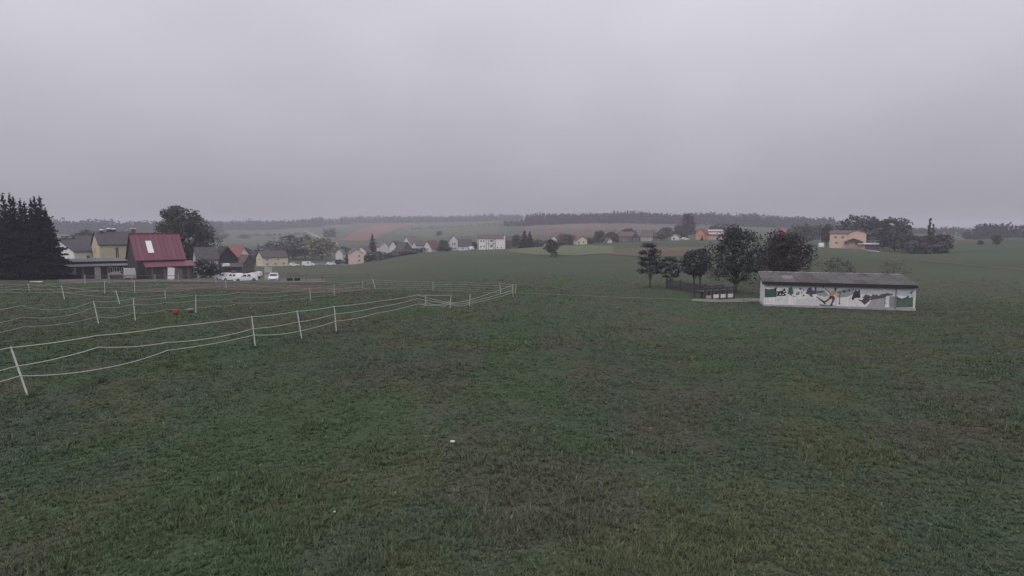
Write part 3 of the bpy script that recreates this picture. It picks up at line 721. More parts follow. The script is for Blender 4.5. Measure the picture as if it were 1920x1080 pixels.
# --- farm at the left
house('white_house', 'white gabled house with dark slate roof nearest the spruces', 134, 150, 40, 44, 20, 9, 'x', WHITE, R_DK, turn=38, wins=[(0.15, 4.4, 0.9, 1.2), (-0.2, 2.0, 0.9, 1.1)], sides=[('left', 0.0, 5.6, 0.9, 1.1)], chim=(-0.35, 0.3, 0.8))
house('pink_farmhouse', 'pale pink house with steep dark roof between the white and the yellow house', 170, 158, 36, 48, 22, 9, 'x', W('pale_pink_render', (0.55, 0.45, 0.43)), R_DK, turn=-8, wins=[(-0.18, 5.6, 1.1, 1.1), (0.2, 2.9, 1.0, 1.2)])
yh = house('yellow_house', 'large yellow rendered house with dark roof and four capped flues', 216, 150, 58, 58, 22, 10, 'x', YELL, R_DK, turn=10, wins=[(-0.05, 5.9, 0.75, 2.7), (0.40, 6.3, 1.3, 1.3), (0.40, 2.6, 1.3, 1.3)], sides=[('left', 0.1, 6.2, 0.7, 1.8)])
for (cx, cy, hh, ww) in [(-2.6, -0.6, 0.75, 0.35), (-0.9, 0.2, 0.8, 0.5), (0.1, 0.2, 0.75, 0.45)]:
    zr = 58 * 150 / F + 22 * 150 / F * (1 - abs(cy) / 5)
    c = MB().box(cx - ww, cx + ww, cy - 0.3, cy + 0.3, zr - 0.3, zr + hh).build('chimney', R_DK, yh)
    MB().lathe([(ww + 0.12, zr + hh + 0.12), (ww + 0.1, zr + hh + 0.24), (0.1, zr + hh + 0.36)], 10, cx, cy).build('chimney_cap', mat('white_metal', (0.75, 0.75, 0.76), rough=0.5), c)
bal = MB().box(2.2, 3.9, -6.0, -5.0, 4.85, 5.00).build('balcony', WHITE, yh)
rl = MB()
for i in range(9): rl.box(2.25 + i * 0.2, 2.29 + i * 0.2, -5.98, -5.94, 5.00, 5.85)
rl.box(2.2, 3.9, -5.99, -5.93, 5.85, 5.93).build('railing', PIPE, bal)

# --- timber stable with two stepped flat roofs
def stable():
    p = on(178, 117); phi = math.atan2(p[0], p[1]); k = 117 / F
    t = thing('timber_stable', 'long low dark timber stable with pale stepped roof edges beside the spruces', 'stable', p, -phi - 0.03)
    w = 128 * k; hw = 2.55
    MB().box(-w / 2, w / 2, 0, 7, -1.2, hw).build('wall', DWOOD, t)
    MB().prism([(-0.55, hw + 0.02), (7.4, hw + 0.62), (7.4, hw + 0.78), (-0.55, hw + 0.2)], 'x', -w / 2 - 0.4, w / 2 + 0.3).build('lower_roof', R_GY, t)
    MB().box(-w / 2 - 0.42, w / 2 + 0.32, -0.62, -0.553, hw - 0.02, hw + 0.22).build('fascia', mat('pale_fascia', (0.50, 0.49, 0.50), rough=0.8, var=0.15), t)
    MB().box(-w / 2 + 0.3, w / 2 - 0.4, 2.4, 9, hw + 0.3, hw + 0.85).build('upper_wall', MWOOD, t)
    MB().prism([(1.6, hw + 0.86), (9.4, hw + 1.0), (9.4, hw + 1.2), (1.6, hw + 1.08)], 'x', -w / 2 - 0.5, w / 2 + 0.6).build('upper_roof', R_GY, t)
    MB().box(-w / 2 - 0.52, w / 2 + 0.62, 1.53, 1.597, hw + 0.84, hw + 1.10).build('fascia', MATS['pale_fascia'], t)
    # planks of the front wall
    n = 30; pw = w / n
    pm = MB().box(-pw / 2 + 0.015, pw / 2 - 0.015, -0.035, 0.0, -0.9, hw - 0.1).mesh('plank', DWOOD)
    pm2 = MB().box(-pw / 2 + 0.015, pw / 2 - 0.015, -0.035, 0.0, -0.9, hw - 0.1).mesh('plank', MWOOD)
    for i in range(n):
        o = link('plank', pm2 if (i * 7) % 5 == 0 else pm, t); o.location = (-w / 2 + (i + 0.5) * pw, -0.004 - 0.006 * ((i * 3) % 4), 0)
    for (x, dw, m) in [(-4.0, 1.7, mat('faded_door', (0.30, 0.26, 0.25), rough=0.9, var=0.2)), (0.3, 1.0, mat('pale_door', (0.55, 0.54, 0.52), rough=0.8, var=0.15))]:
        d = MB().box(x - dw / 2, x + dw / 2, -0.14, -0.045, -0.3, 2.3).build('door', m, t)
        MB().box(x + dw / 2 - 0.25, x + dw / 2 - 0.12, -0.19, -0.14, 1.05, 1.12).build('handle', PIPE, d)
    for x in (2.4, 3.5, 4.7):
        window(t, x, 1.5, 0.9, 1.4, -0.07)
    MB().box(5.35, 6.1, -0.5, -0.05, -0.6, 2.45).build('wall_pier', GREYW, t)
stable()

# --- barn with the red sheet metal roof
def barn():
    y0 = 118; p = on(292, y0); k = y0 / F; phi = math.atan2(p[0], p[1])
    t = thing('red_roofed_barn', 'dark timber barn with tall wine-red metal roof and white skylight', 'barn', p, -phi + math.radians(12))
    w = 8.2; d = 8.4; hw = 4.3; hr = 4.6
    gable_wall(w, d, hw, hr, 'x').build('wall', DWOOD, t)
    RED = mat('red_sheet_metal', (0.155, 0.046, 0.070), rough=0.45, var=0.15, scale=0.8, spec=0.4)
    RED2 = mat('red_sheet_metal_faded', (0.17, 0.058, 0.083), rough=0.5, var=0.15, scale=0.8, spec=0.4)
    roof = gable_roof(w, d, hw, hr, 'x', ov=0.45, t=0.12).build('roof', RED, t)
    s = hr / (d / 2); ln = math.hypot(d / 2 + 0.45, (d / 2 + 0.45) * s); ang = math.atan(s)
    n = 11; pw = (w + 0.6) / n
    for i in range(n):
        m = MB(); m.box(-pw / 2 + 0.01, pw / 2 - 0.01, 0, ln, 0.004, 0.03); m.box(-pw / 2 + 0.0, -pw / 2 + 0.05, 0, ln, 0.004, 0.085)
        o = m.build('roof_panel', RED2 if i in (1, 4, 5, 8) else RED, roof)
        o.location = (-(w + 0.6) / 2 + (i + 0.5) * pw, -d / 2 - 0.45, hw - 0.45 * s + 0.12); o.rotation_euler = (ang, 0, 0)
    MB().box(-(w + 0.6) / 2, (w + 0.6) / 2, -0.2, 0.2, hw + hr + 0.1, hw + hr + 0.24).build('ridge_cap', RED, roof)
    sk = MB().box(-1.75, -0.75, 1.75, 4.85, 0.03, 0.16).build('skylight', mat('skylight_panel', (0.78, 0.78, 0.76), rough=0.4, var=0.08), roof)
    sk.location = (-0.2, -d / 2 - 0.45, hw - 0.45 * s + 0.12); sk.rotation_euler = (ang, 0, 0)
    # lean-to with its own lower red roof
    zl = 3.55
    MB().box(-w / 2 + 1.2, w / 2 + 0.6, -d / 2 - 2.2, -d / 2 - 0.01, -1.2, 2.75).build('leanto_wall', DWOOD, t)
    MB().prism([(-d / 2 - 2.7, 2.62), (-d / 2 - 0.05, zl), (-d / 2 - 0.05, zl + 0.12), (-d / 2 - 2.7, 2.74)], 'x', -w / 2 + 0.9, w / 2 + 1.3).build('leanto_roof', RED, t)
    # planks
    pn = 22; q = (w - 0.6) / pn
    pm = MB().box(-q / 2 + 0.012, q / 2 - 0.012, -0.03, 0, -1.0, 2.6).mesh('plank', DWOOD)
    pm2 = MB().box(-q / 2 + 0.012, q / 2 - 0.012, -0.03, 0, -1.0, 2.6).mesh('plank', MWOOD)
    for i in range(pn):
        o = link('plank', pm2 if i % 6 == 2 else pm, t); o.location = (-w / 2 + 1.2 + (i + 0.5) * q, -d / 2 - 2.205 - 0.006 * (i % 3), 0)
    for x in (2.35, ):
        dr = MB().box(x - 0.75, x + 0.75, -d / 2 - 2.34, -d / 2 - 2.25, -0.2, 2.3).build('sliding_door', MWOOD, t)
    c = MB().box(-w / 2 + 0.3, -w / 2 + 0.9, -0.1, 0.6, hw + hr - 0.5, hw + hr + 1.05).build('chimney', BRICK, t)
    MB().box(-w / 2 + 0.2, -w / 2 + 1.0, -0.2, 0.7, hw + hr + 1.05, hw + hr + 1.2).build('chimney_cap', MATS['white_metal'], c)
    return p, -phi + math.radians(12)
bp, brz = barn()
# white board leaning against the barn
bb = thing('white_board', 'tall white board leaning against the front of the red-roofed barn', 'board', on(318, 109.2), brz)
o = MB().box(-0.55, 0.55, -0.03, 0.03, 0.0, 2.3).build('panel', WHITE, bb); o.rotation_euler = (-0.16, 0.12, 0)
fr = MB(); fr.box(-0.62, -0.551, -0.05, 0.05, 0.0, 2.36).box(0.551, 0.62, -0.05, 0.05, 0.0, 2.36).box(-0.551, 0.551, -0.05, 0.05, 2.301, 2.36)
o = fr.build('frame', GREYW, bb); o.rotation_euler = (-0.16, 0.12, 0)

WHITE_F = W('dull_white_render', (0.52, 0.51, 0.50))
# --- buildings right of the big tree
house('farm_cottage', 'low house with dark roof and white wall half hidden by the big round tree', 385, 142, 34, 34, 20, 7, 'x', WHITE_F, R_DK, turn=9, wins=[(-0.25, 3.6, 0.8, 0.8), (0.2, 3.6, 0.8, 0.8)])
house('dark_shed', 'dark shed with steep pointed gable among the farm cottages', 420, 160, 34, 31, 22, 9, 'y', DWOOD, R_DK, turn=12, door=(0.0, 1.6, 2.0, MWOOD))
house('red_cottage', 'small house with faded red tile roof behind the dark gabled shed', 447, 185, 24, 30, 17, 7, 'x', WHITE, R_RD, turn=-30, wins=[(0.0, 3.6, 0.8, 0.8)])
house('brown_cottage', 'small outbuilding with purple-brown roof beside the red-roofed cottage', 460, 178, 18, 22, 12, 6, 'y', R_PU, R_PU, turn=20)
hut = house('wooden_hut', 'dark wooden hut with a small white window and a tarpaulin on its roof', 434, 128, 31, 23, 5, 4.5, 'x', DWOOD, R_DK, turn=4, wins=[(0.05, 1.75, 0.75, 0.3)])
tp = MB().prism([(-2.0, 2.9), (-0.5, 2.95), (-0.55, 3.45), (-0.75, 3.5), (-1.75, 3.42)], 'y', -2.55, -0.9).build('tarpaulin', mat('white_tarp', (0.72, 0.72, 0.72), rough=0.6, var=0.1), hut)
house('cream_farmhouse', 'long cream farmhouse with a row of windows and hipped dark roof', 510, 262, 46, 17, 11, 8, 'x', CREAM, R_DK, turn=20, wins=[(-0.32, 3.1, 1.0, 0.9), (-0.32, 1.1, 1.0, 0.9), (0.0, 1.2, 0.9, 0.9), (0.33, 1.2, 0.9, 0.9), (0.12, 3.1, 0.8, 0.8)], sides=[('left', 0, 3, 0.9, 1.0)])

# --- the village
WHITE_V = W('aged_white_render', (0.60, 0.59, 0.58))
VG = 'village houses'
vh = [
 ('village_house', 'small white gable house uphill left of the pink house', 639, 320, 13, 17, 7, 7, 'y', WHITE_V, R_GY, -14, [(0.1, 1.6, 0.8, 0.9)]),
 ('village_house', 'pink gabled house with two stacked windows at the meadow edge', 667, 285, 25, 20, 8, 9, 'y', PINK, R_GY, 6, [(0.18, 3.9, 0.95, 1.0), (0.18, 1.7, 0.95, 1.0)]),
 ('village_house', 'white house with red roof peeping over the pink gable', 665, 318, 17, 18, 10, 8, 'y', WHITE_V, R_RD, 0, [(0, 3.2, 0.9, 0.9)]),
 ('village_house', 'pale gable with grey roof just right of the pink house', 683, 312, 18, 18, 9, 8, 'y', WHITE_V, R_PU, -20, [(-0.1, 2.6, 0.8, 0.9)]),
 ('village_house', 'white gable house beside the tall pointed conifer', 718, 330, 17, 19, 9, 8, 'y', WHITE_V, R_GY, 12, [(0.0, 2.6, 0.9, 1.0)]),
 ('village_house', 'white gable with steep dark verge left of the big dark barn roof', 742, 325, 14, 17, 9, 7, 'y', WHITE_V, R_DK, -24, [(-0.1, 2.4, 0.8, 0.9)]),
 ('village_barn', 'broad dark barn roof in the middle of the village', 757, 312, 24, 7, 16, 10, 'y', R_PU, R_DK, 25, None),
 ('village_house', 'house with pale sheet roof behind the dark village barn', 771, 340, 20, 17, 12, 8, 'x', WHITE_V, R_GY, 32, [(0.1, 2.0, 0.8, 0.9)]),
 ('village_house', 'low house with pale roof edges right of the dark village barn', 786, 330, 18, 12, 8, 8, 'x', WHITE_V, R_PU, 15, [(0.0, 1.0, 0.8, 0.8)]),
 ('village_house', 'narrow white gable with steep brown roof by the meadow corner', 809, 318, 18, 7, 13, 9, 'y', WHITE_V, R_BR, -30, [(0.05, 1.6, 0.8, 0.9)]),
 ('village_house', 'white gable house with two close attic windows on the rise', 850, 335, 17, 17, 11, 9, 'y', WHITE_V, R_DK, 3, [(-0.1, 3.6, 0.7, 1.3), (0.14, 3.6, 0.7, 1.3), (0.2, 1.2, 0.9, 0.9)]),
 ('village_house', 'low white house with long dark roof next to the attic-window gable', 872, 326, 24, 8, 12, 8, 'x', WHITE_V, R_DK, 2, [(-0.2, 1.1, 0.9, 0.9), (0.25, 1.1, 0.9, 0.9)]),
 ('village_barn', 'dark barn adjoining the long white farmhouse', 953, 335, 14, 14, 7, 9, 'x', R_PU, R_DK, 0, None),
 ('village_house', 'small grey gable half hidden by the lone meadow tree', 1018, 342, 14, 10, 6, 7, 'x', GREYW, R_PU, 20, [(0.0, 1.6, 0.8, 0.8)]),
 ('village_house', 'white gable house behind the lone meadow tree', 1040, 345, 16, 9, 8, 9, 'y', WHITE_V, R_BR, -8, [(0.1, 2.2, 0.9, 0.9)]),
 ('village_house', 'cream bungalow gable right of the lone meadow tree', 1087, 338, 19, 8, 7, 10, 'y', CREAM, R_BR, 14, [(0.15, 1.4, 1.1, 0.9), (-0.3, 0.9, 0.9, 1.7)]),
 ('village_hut', 'tiny white hut between the ragged tree and the dark barn', 1142, 338, 9, 4, 4, 3, 'y', WHITE_V, R_GY, 10, None),
 ('village_barn', 'long dark barn with pale ridge above the stubble field', 1173, 340, 27, 11, 8, 9, 'x', MWOOD, R_PU, 4, [(-0.2, 1.4, 0.9, 0.9)]),
 ('village_house', 'dark open gable with white verge boards at the end of the long barn', 1192, 336, 13, 10, 6, 8, 'y', DWOOD, R_GY, -5, [(-0.2, 1.3, 0.8, 1.8), (0.25, 1.3, 0.8, 1.8)]),
 ('village_house', 'house with tall hipped dark roof right of the long barn', 1213, 350, 21, 8, 11, 9, 'x', GREYW, R_PU, -6, [(0.25, 3.1, 0.8, 0.8)]),
 ('village_house', 'little white cottage with a dark doorway left of the orange house', 1267, 345, 14, 6, 5, 8, 'y', WHITE_V, R_BR, -10, [(-0.15, 0.9, 1.3, 1.2)]),
 ('village_house', 'house with bright red roof peeping out above the trees behind the shed', 1463, 420, 14, 9, 9, 9, 'x', R_RD, R_RD, 5, [(0.1, 2.0, 0.9, 0.9)]),
]
for (nm, lab, u, y, wpx, wl, rf, dp, rg, wm, rm, tn, wn) in vh:
    house(nm, lab, u, y, wpx, wl, rf, dp, rg, wm, rm, tn, wins=wn, group=VG, chim=(0.2, 0.3, 0.7) if rg == 'x' and 'house' in nm else None)
MB_ = None
lf = house('long_farmhouse', 'long white half-timbered farmhouse with a tall white end wall', 920, 328, 48, 20, 7, 9, 'x', WHITE, R_PU, turn=2,
           wins=[(-0.38, 4.6, 0.9, 0.9), (-0.28, 4.6, 0.9, 0.9), (-0.38, 1.6, 0.9, 0.9), (-0.26, 1.6, 0.9, 0.9), (0.02, 4.7, 1.5, 1.4), (0.02, 1.9, 1.5, 1.6), (0.25, 1.0, 0.7, 0.7), (0.40, 1.0, 0.7, 0.7)], group=VG)
wl_ = 48 * 328 / F
MB().box(wl_ / 2 + 0.02, wl_ / 2 + 0.7, -4.9, 4.9, -1, 7.2).build('fire_wall', WHITE, lf)
tb = MB()
for x in (-0.48, -0.18, -0.09, 0.11, 0.17): tb.box(x * wl_ - 0.13, x * wl_ + 0.13, -4.56, -4.505, -0.5, 5.9)
tb.box(-0.18 * wl_, 0.17 * wl_, -4.548, -4.506, 3.0, 3.2)
tb.build('timber_frame', DWOOD, lf)
oh = house('orange_house', 'bright orange gable house with dark red roof', 1315, 345, 16, 12, 8, 8, 'y', ORNG, R_BR, turn=-16, wins=[(-0.1, 2.2, 0.8, 0.9)], group=VG)
ob_ = house('solar_barn', 'barn joined to the orange house with rows of pale solar panels on its roof', 1339, 350, 30, 8, 11, 12, 'x', W('pale_boards', (0.45, 0.36, 0.33)), R_BR, turn=4, group=VG)
k_ = 350 / F; d_ = 12; hw_ = 8 * k_; hr_ = 11 * k_; an = math.atan(hr_ / 6)
SOL = mat('solar_panel', (0.45, 0.44, 0.47), rough=0.25, spec=0.6)
for r_ in range(2):
    for c_ in range(6):
        o = MB().box(-0.66, 0.66, 0, 1.6, 0.2, 0.26).build('solar_panel', SOL, ob_)
        o.location = (-3.6 + c_ * 1.42, -6 + 1.2 + r_ * 2.9, hw_ + (1.2 + r_ * 2.9) * hr_ / 6); o.rotation_euler = (an, 0, 0)
# ochre house on the right rise
och = house('ochre_house', 'two-storey ochre house with low roof on the right-hand rise', 1577, 243, 38, 27, 5, 8, 'x', OCHRE, R_PU, turn=-4, wins=[(-0.25, 4.5, 0.9, 1.0), (0.05, 4.5, 0.9, 1.0), (-0.2, 2.2, 1.0, 1.0), (0.2, 2.2, 1.0, 1.0)], sides=[('left', 0.0, 4.4, 0.9, 1.0)])
kk = 243 / F
wg = gable_wall(27 * kk, 6, 28 * kk, 5 * kk, 'y').build('wing', OCHRE, och); wg.location = (25 * kk, -1.6, 0)
wr = gable_roof(27 * kk, 6, 28 * kk, 5 * kk, 'y').build('wing_roof', R_BR, och); wr.location = (25 * kk, -1.6, 0)
o = window(och, 26 * kk, 2.1, 1.6, 1.1, -4.62)
pr = gable_roof(26 * kk, 3.0, 13 * kk, 5 * kk, 'y', ov=0.5, t=0.16).build('porch_roof', R_BR, och); pr.location = (20 * kk, -6.1, 0)
MB().box(8 * kk, 31 * kk, -7.2, -4.6, -0.8, 0.5).build('terrace_wall', W('terrace_stone', (0.30, 0.22, 0.19)), och)
MB().box(27 * kk, 60 * kk, -6.6, -2.6, 1.75, 2.3).build('carport_roof', mat('white_sheet', (0.70, 0.70, 0.70), rough=0.5, var=0.08), och)
for x in (28, 43, 58):
    MB().box(x * kk - 0.08, x * kk + 0.08, -6.5, -6.34, -1.0, 1.75).build('carport_post', DWOOD, och)
MB().box(32 * kk, 59 * kk, -2.6, -2.45, -1.0, 1.74).build('carport_wall', GREYW, och)
MB().prism([(45 * kk, 3.1), (60 * kk, 2.95), (60 * kk, 3.2), (45 * kk, 3.6)], 'y', -2.3, 2).build('garage_roof', R_GY, och)
# flagpole and white caravan beside it
fp = thing('flagpole', 'slim pale flagpole by the hedge of the ochre house', 'flagpole', on(1536.5, 238), 0)
MB().tube([(0, 0, -0.2), (0, 0, 4.4)], [0.07, 0.045], 8).build('pole', PIPE, fp); MB().lathe([(0.05, 4.4), (0.10, 4.46), (0.05, 4.55)], 8).build('finial', PIPE, fp)

# ------------------------------------------------------------------ the shed with the painted wall
def shed():
    c0 = at_depth(1432, 577, 54.0); c1 = at_depth(1715, 584, 50.3)
    ax = c1[:2] - c0[:2]; Lw = float(np.hypot(*ax)); rz = math.atan2(ax[1], ax[0])
    dirx = ax / Lw; nrm = np.array([dirx[1], -dirx[0]])               # front normal, towards the camera
    z0 = hz(c0[0], c0[1])
    t = thing('mural_shed', 'long low white shed with a painted winter ski scene and grey sheet roof', 'shed', (c0[0], c0[1], z0), rz)
    def wp(u, v):
        """pixel -> (s, h) on the front wall plane"""
        d = ray(u, v); tt = (nrm[0] * c0[0] + nrm[1] * c0[1]) / (nrm[0] * d[0] + nrm[1] * d[1])
        q = np.array([d[0] * tt, d[1] * tt]); return float((q - c0[:2]) @ dirx), float(CAMZ + d[2] * tt - z0)
    D = 4.0
    HE = wp(1432, 529.5)[1]                    # wall height under the eaves
    pl0 = wp(1432, 570.5)[1]; pl1 = wp(1715, 577.5)[1]
    def low(s): return pl0 + (pl1 - pl0) * s / Lw
    RISE = 0.46
    PLASTER = mat('white_plaster', (0.70, 0.69, 0.685), rough=0.9, var=0.16, scale=0.9, stretch=(1.6, 1.6, 0.35), bump=0.15, bscale=30)
    PLINTH = mat('concrete_plinth', (0.36, 0.35, 0.36), rough=0.95, var=0.18, scale=1.2, bump=0.3, bscale=25)
    # side and back walls follow the roof pitch
    w = MB()
    w.add([(0, 0, low(0)), (Lw, 0, low(Lw)), (Lw, 0, HE), (0, 0, HE), (0, D, low(0)), (Lw, D, low(Lw)), (Lw, D, HE + RISE), (0, D, HE + RISE)],
          [(0, 1, 2, 3), (5, 4, 7, 6), (4, 0, 3, 7), (1, 5, 6, 2), (3, 2, 6, 7), (0, 4, 5, 1)])
    w.build('wall', PLASTER, t)
    p = MB(); e = 0.05
    p.add([(-e, -e, -0.8), (Lw + e, -e, -0.8), (Lw + e, -e, low(Lw) - 0.004), (-e, -e, low(0) - 0.004), (-e, D + e, -0.8), (Lw + e, D + e, -0.8), (Lw + e, D + e, low(Lw) - 0.004), (-e, D + e, low(0) - 0.004)],
          [(0, 1, 2, 3), (5, 4, 7, 6), (4, 0, 3, 7), (1, 5, 6, 2), (3, 2, 6, 7), (0, 4, 5, 1)])
    p.build('plinth', PLINTH, t)
    # roof: deck, fascia, corrugated sheets one by one
    sl = RISE / D; an = math.atan(sl); ovf, ovb, ovs, ovr = 0.32, 0.25, 0.25, 0.04
    roof = MB().prism([(-ovf, HE - ovf * sl + 0.012), (D + ovb, HE + (D + ovb) * sl + 0.012), (D + ovb, HE + (D + ovb) * sl + 0.11), (-ovf, HE - ovf * sl + 0.11)], 'x', -ovs, Lw + ovr).build('roof', mat('roof_deck', (0.05, 0.045, 0.045), rough=0.9), t)
    MB().box(-ovs, Lw + ovr, -ovf - 0.035, -ovf - 0.003, HE - ovf * sl - 0.13, HE - ovf * sl + 0.10).build('fascia', mat('fascia_eave_shade', (0.03, 0.028, 0.03), rough=0.9), t)  # fascia board; the eave's black shadow line is put into its colour and height
    SM = [mat('sheet_%s' % n_, c_, rough=0.92, var=0.4, scale=1.1, bump=0.2, spec=0.15) for n_, c_ in (('grey', (0.150, 0.138, 0.145)), ('brown', (0.115, 0.100, 0.104)), ('mossy', (0.128, 0.123, 0.118)), ('pale', (0.24, 0.23, 0.23)))]
    rows = 3; cols = 13; cw = (Lw + ovs + ovr) / cols; sl_len = (D + ovf + ovb) / math.cos(an); rh = sl_len / rows + 0.12
    ms = []
    for k in range(4):
        m = MB(); nn = 24
        xs = [(-cw / 2 - 0.02) + (cw + 0.04) * i / nn for i in range(nn + 1)]
        zt = [0.028 + 0.024 * math.cos(i * PI / 2) for i in range(nn + 1)]
        vs = [(x, 0, z) for x, z in zip(xs, zt)] + [(x, rh, z) for x, z in zip(xs, zt)]
        m.add(vs, [(i, i + 1, nn + 2 + i, nn + 1 + i) for i in range(nn)])
        ms.append(m.mesh('roof_sheet', SM[k]))
    rr = random.Random(5)
    for r in range(rows):
        for c in range(cols):
            k = rr.choices((0, 1, 2), (5, 4, 3))[0]
            if (r, c) in ((1, 2),): k = 3
            if c >= 10: k = rr.choice((0, 2))
            o = link('roof_sheet', ms[k], roof)
            ys = -ovf + r * (sl_len / rows) * math.cos(an)
            o.location = (-ovs + (c + 0.5) * cw, ys, HE + ys * sl + 0.115 + 0.03 * r / rows + rr.uniform(0, 0.012)); o.rotation_euler = (an + 0.012, 0, rr.uniform(-0.006, 0.006))
    RT = MB().tube([(-ovs, D + ovb - 0.05, HE + (D + ovb) * sl + 0.21), (Lw + ovr, D + ovb - 0.05, HE + (D + ovb) * sl + 0.21)], 0.07, 8).build('ridge_roll', SM[3], roof)
    # gutter pipe down the wall near the right end
    s_dp = wp(1680, 550)[0]
    MB().tube([(s_dp, -0.30, HE - 0.08), (s_dp, -0.06, HE - 0.30), (s_dp, -0.06, low(s_dp) - 0.3)], 0.045, 8).build('downpipe', mat('downpipe_grey', (0.22, 0.22, 0.24), rough=0.5), t)
    # ---- the painting: flat shapes on the plaster, millimetres proud, from back layer to front
    ve = lambda u: 530 + (u - 1435) * 13.5 / 280
    vp = lambda u: 570.5 + (u - 1432) * 7.0 / 283
    def mu(u, v):
        s = wp(u, 560)[0]; f = (vp(u) - v) / (vp(u) - ve(u))
        return (s, low(s) + f * (HE - low(s)))
    layer = [0]
    def paint(name, polys, col, y):
        m = MB()
        for pl in polys:
            q = [mu(*a) for a in pl]
            m.add([(s, -y, h) for s, h in q], [tuple(range(len(q)))])
        mm = mat('paint_%02d_%02d_%02d' % tuple(int(c * 99) for c in col), col, rough=0.85, var=0.10, scale=1.5)
        me = m.mesh(name, mm, fix=False)
        link(name, me, t)
    def blob(cx, cy, rx, ry, n=14, seed=0, j=0.15):
        r_ = random.Random(seed + int(cx * 7))
        return [(cx + rx * math.cos(2 * PI * i / n) * (1 + r_.uniform(-j, j)), cy + ry * math.sin(2 * PI * i / n) * (1 + r_.uniform(-j, j))) for i in range(n)]
    Zc = lambda pts, x0, y0, sc: [(x0 + a / sc, y0 + b / sc) for a, b in pts]
    A = lambda pts: Zc(pts, 1410, 490, 10.8)
    B = lambda pts: Zc(pts, 1560, 490, 10.8)
    # pale sky and hazy hills
    paint('painted_sky', [[(1433, ve(1433) + .3), (1460, ve(1460) + .3), (1560, ve(1560) + .3), (1680, ve(1680) + .3), (1714, ve(1714) + .3), (1714, 560), (1680, 557), (1640, 556), (1590, 552), (1530, 548), (1480, 541), (1433, 539)]], (0.50, 0.50, 0.56), 0.002)
    paint('painted_hill', [A([(1290, 590), (1350, 640), (1420, 615), (1500, 650), (1560, 700), (1480, 730), (1380, 715), (1310, 690)]), B([(70, 640), (200, 610), (330, 590), (440, 600), (420, 690), (300, 740), (120, 750), (40, 700)])], (0.31, 0.31, 0.34), 0.004)
    paint('painted_hill', [B([(760, 860), (800, 790), (1000, 765), (1090, 770), (1090, 950), (700, 940)])], (0.36, 0.35, 0.37), 0.004)
    paint('painted_wall', [B([(1160, 740), (1290, 740), (1290, 945), (1160, 950)])], (0.26, 0.25, 0.27), 0.005)
    paint('painted_hill_firs', [A([(1300, 640), (1340, 605), (1370, 625), (1395, 600), (1420, 620), (1450, 615), (1470, 640), (1420, 650), (1340, 660)]), B([(180, 640), (230, 605), (270, 625), (300, 640), (240, 665)]), B([(440, 640), (470, 600), (500, 640)]), B([(600, 760), (640, 735), (665, 700), (720, 705), (790, 735), (830, 690), (860, 720), (900, 700), (950, 735), (800, 770)])], (0.10, 0.10, 0.115), 0.005)
    paint('painted_hill_firs', [A([(880, 690), (900, 640), (915, 620), (925, 690)]), A([(985, 655), (1000, 620), (1018, 655)]), A([(1090, 640), (1110, 575), (1130, 640)])], (0.09, 0.10, 0.11), 0.0055)
    # dark green board and sleigh at the left
    paint('painted_fir_block', [A([(250, 550), (330, 572), (440, 560), (455, 545), (500, 620), (500, 700), (490, 725), (255, 735)])], (0.045, 0.105, 0.095), 0.006)
    paint('painted_fir_outline', [A([(440, 580), (450, 545), (480, 525), (500, 545), (475, 595), (490, 615), (455, 610)]), A([(500, 612), (560, 610), (610, 600), (640, 555), (660, 560), (690, 640), (650, 660), (690, 680), (670, 705), (500, 705), (510, 650)])], (0.045, 0.03, 0.045), 0.008)
    paint('painted_snow_patch', [A(blob(645, 622, 18, 16)), A(blob(570, 672, 20, 14)), A(blob(625, 677, 14, 12))], (0.62, 0.60, 0.62), 0.010)
    # bell shaped fir
    paint('painted_bell_halo', [A([(700, 660), (715, 560), (745, 510), (800, 510), (835, 570), (850, 660), (780, 690)])], (0.42, 0.50, 0.53), 0.006)
    paint('painted_bell', [A([(720, 665), (735, 570), (760, 530), (795, 535), (812, 575), (835, 662), (800, 670), (795, 700), (885, 715), (880, 725), (790, 705), (760, 690), (755, 668)])], (0.055, 0.12, 0.115), 0.009)
    # scattered dark figures
    paint('painted_figure', [A(blob(972, 572, 24, 18)), A([(930, 640), (945, 622), (958, 650), (952, 685), (930, 680)]), A(blob(1045, 702, 18, 16)), A(blob(1042, 598, 14, 14))], (0.06, 0.055, 0.075), 0.006)
    paint('painted_fir_group', [A([(1075, 665), (1110, 605), (1135, 560), (1150, 550), (1190, 548), (1205, 600), (1255, 615), (1265, 540), (1285, 540), (1300, 610), (1310, 675), (1240, 680), (1210, 690), (1235, 740), (1190, 725), (1160, 700), (1150, 680)])], (0.075, 0.085, 0.095), 0.007)
    # snow field with its edge
    paint('painted_snow', [A([(900, 880), (900, 780), (1060, 760), (1200, 760), (1320, 760), (1450, 700), (1560, 720), (1728, 745), (1728, 900)])], (0.60, 0.59, 0.60), 0.003)
    # skier
    paint('painted_ski_pole', [A([(1465, 580), (1480, 575), (1580, 650), (1570, 672)]), A(blob(1432, 543, 22, 14)), A([(1290, 725), (1310, 725), (1470, 815), (1490, 870), (1440, 840)])], (0.05, 0.045, 0.06), 0.008)
    paint('painted_jacket', [A([(1555, 670), (1580, 640), (1640, 615), (1690, 620), (1728, 640), (1728, 655), (1690, 660), (1670, 700), (1600, 720), (1560, 705)])], (0.36, 0.29, 0.12), 0.012)
    paint('painted_glove', [A([(1655, 695), (1700, 665), (1728, 680), (1700, 710)])], (0.58, 0.56, 0.30), 0.015)
    paint('painted_head', [A([(1655, 570), (1680, 560), (1700, 585), (1695, 625), (1665, 625)])], (0.04, 0.032, 0.03), 0.014)
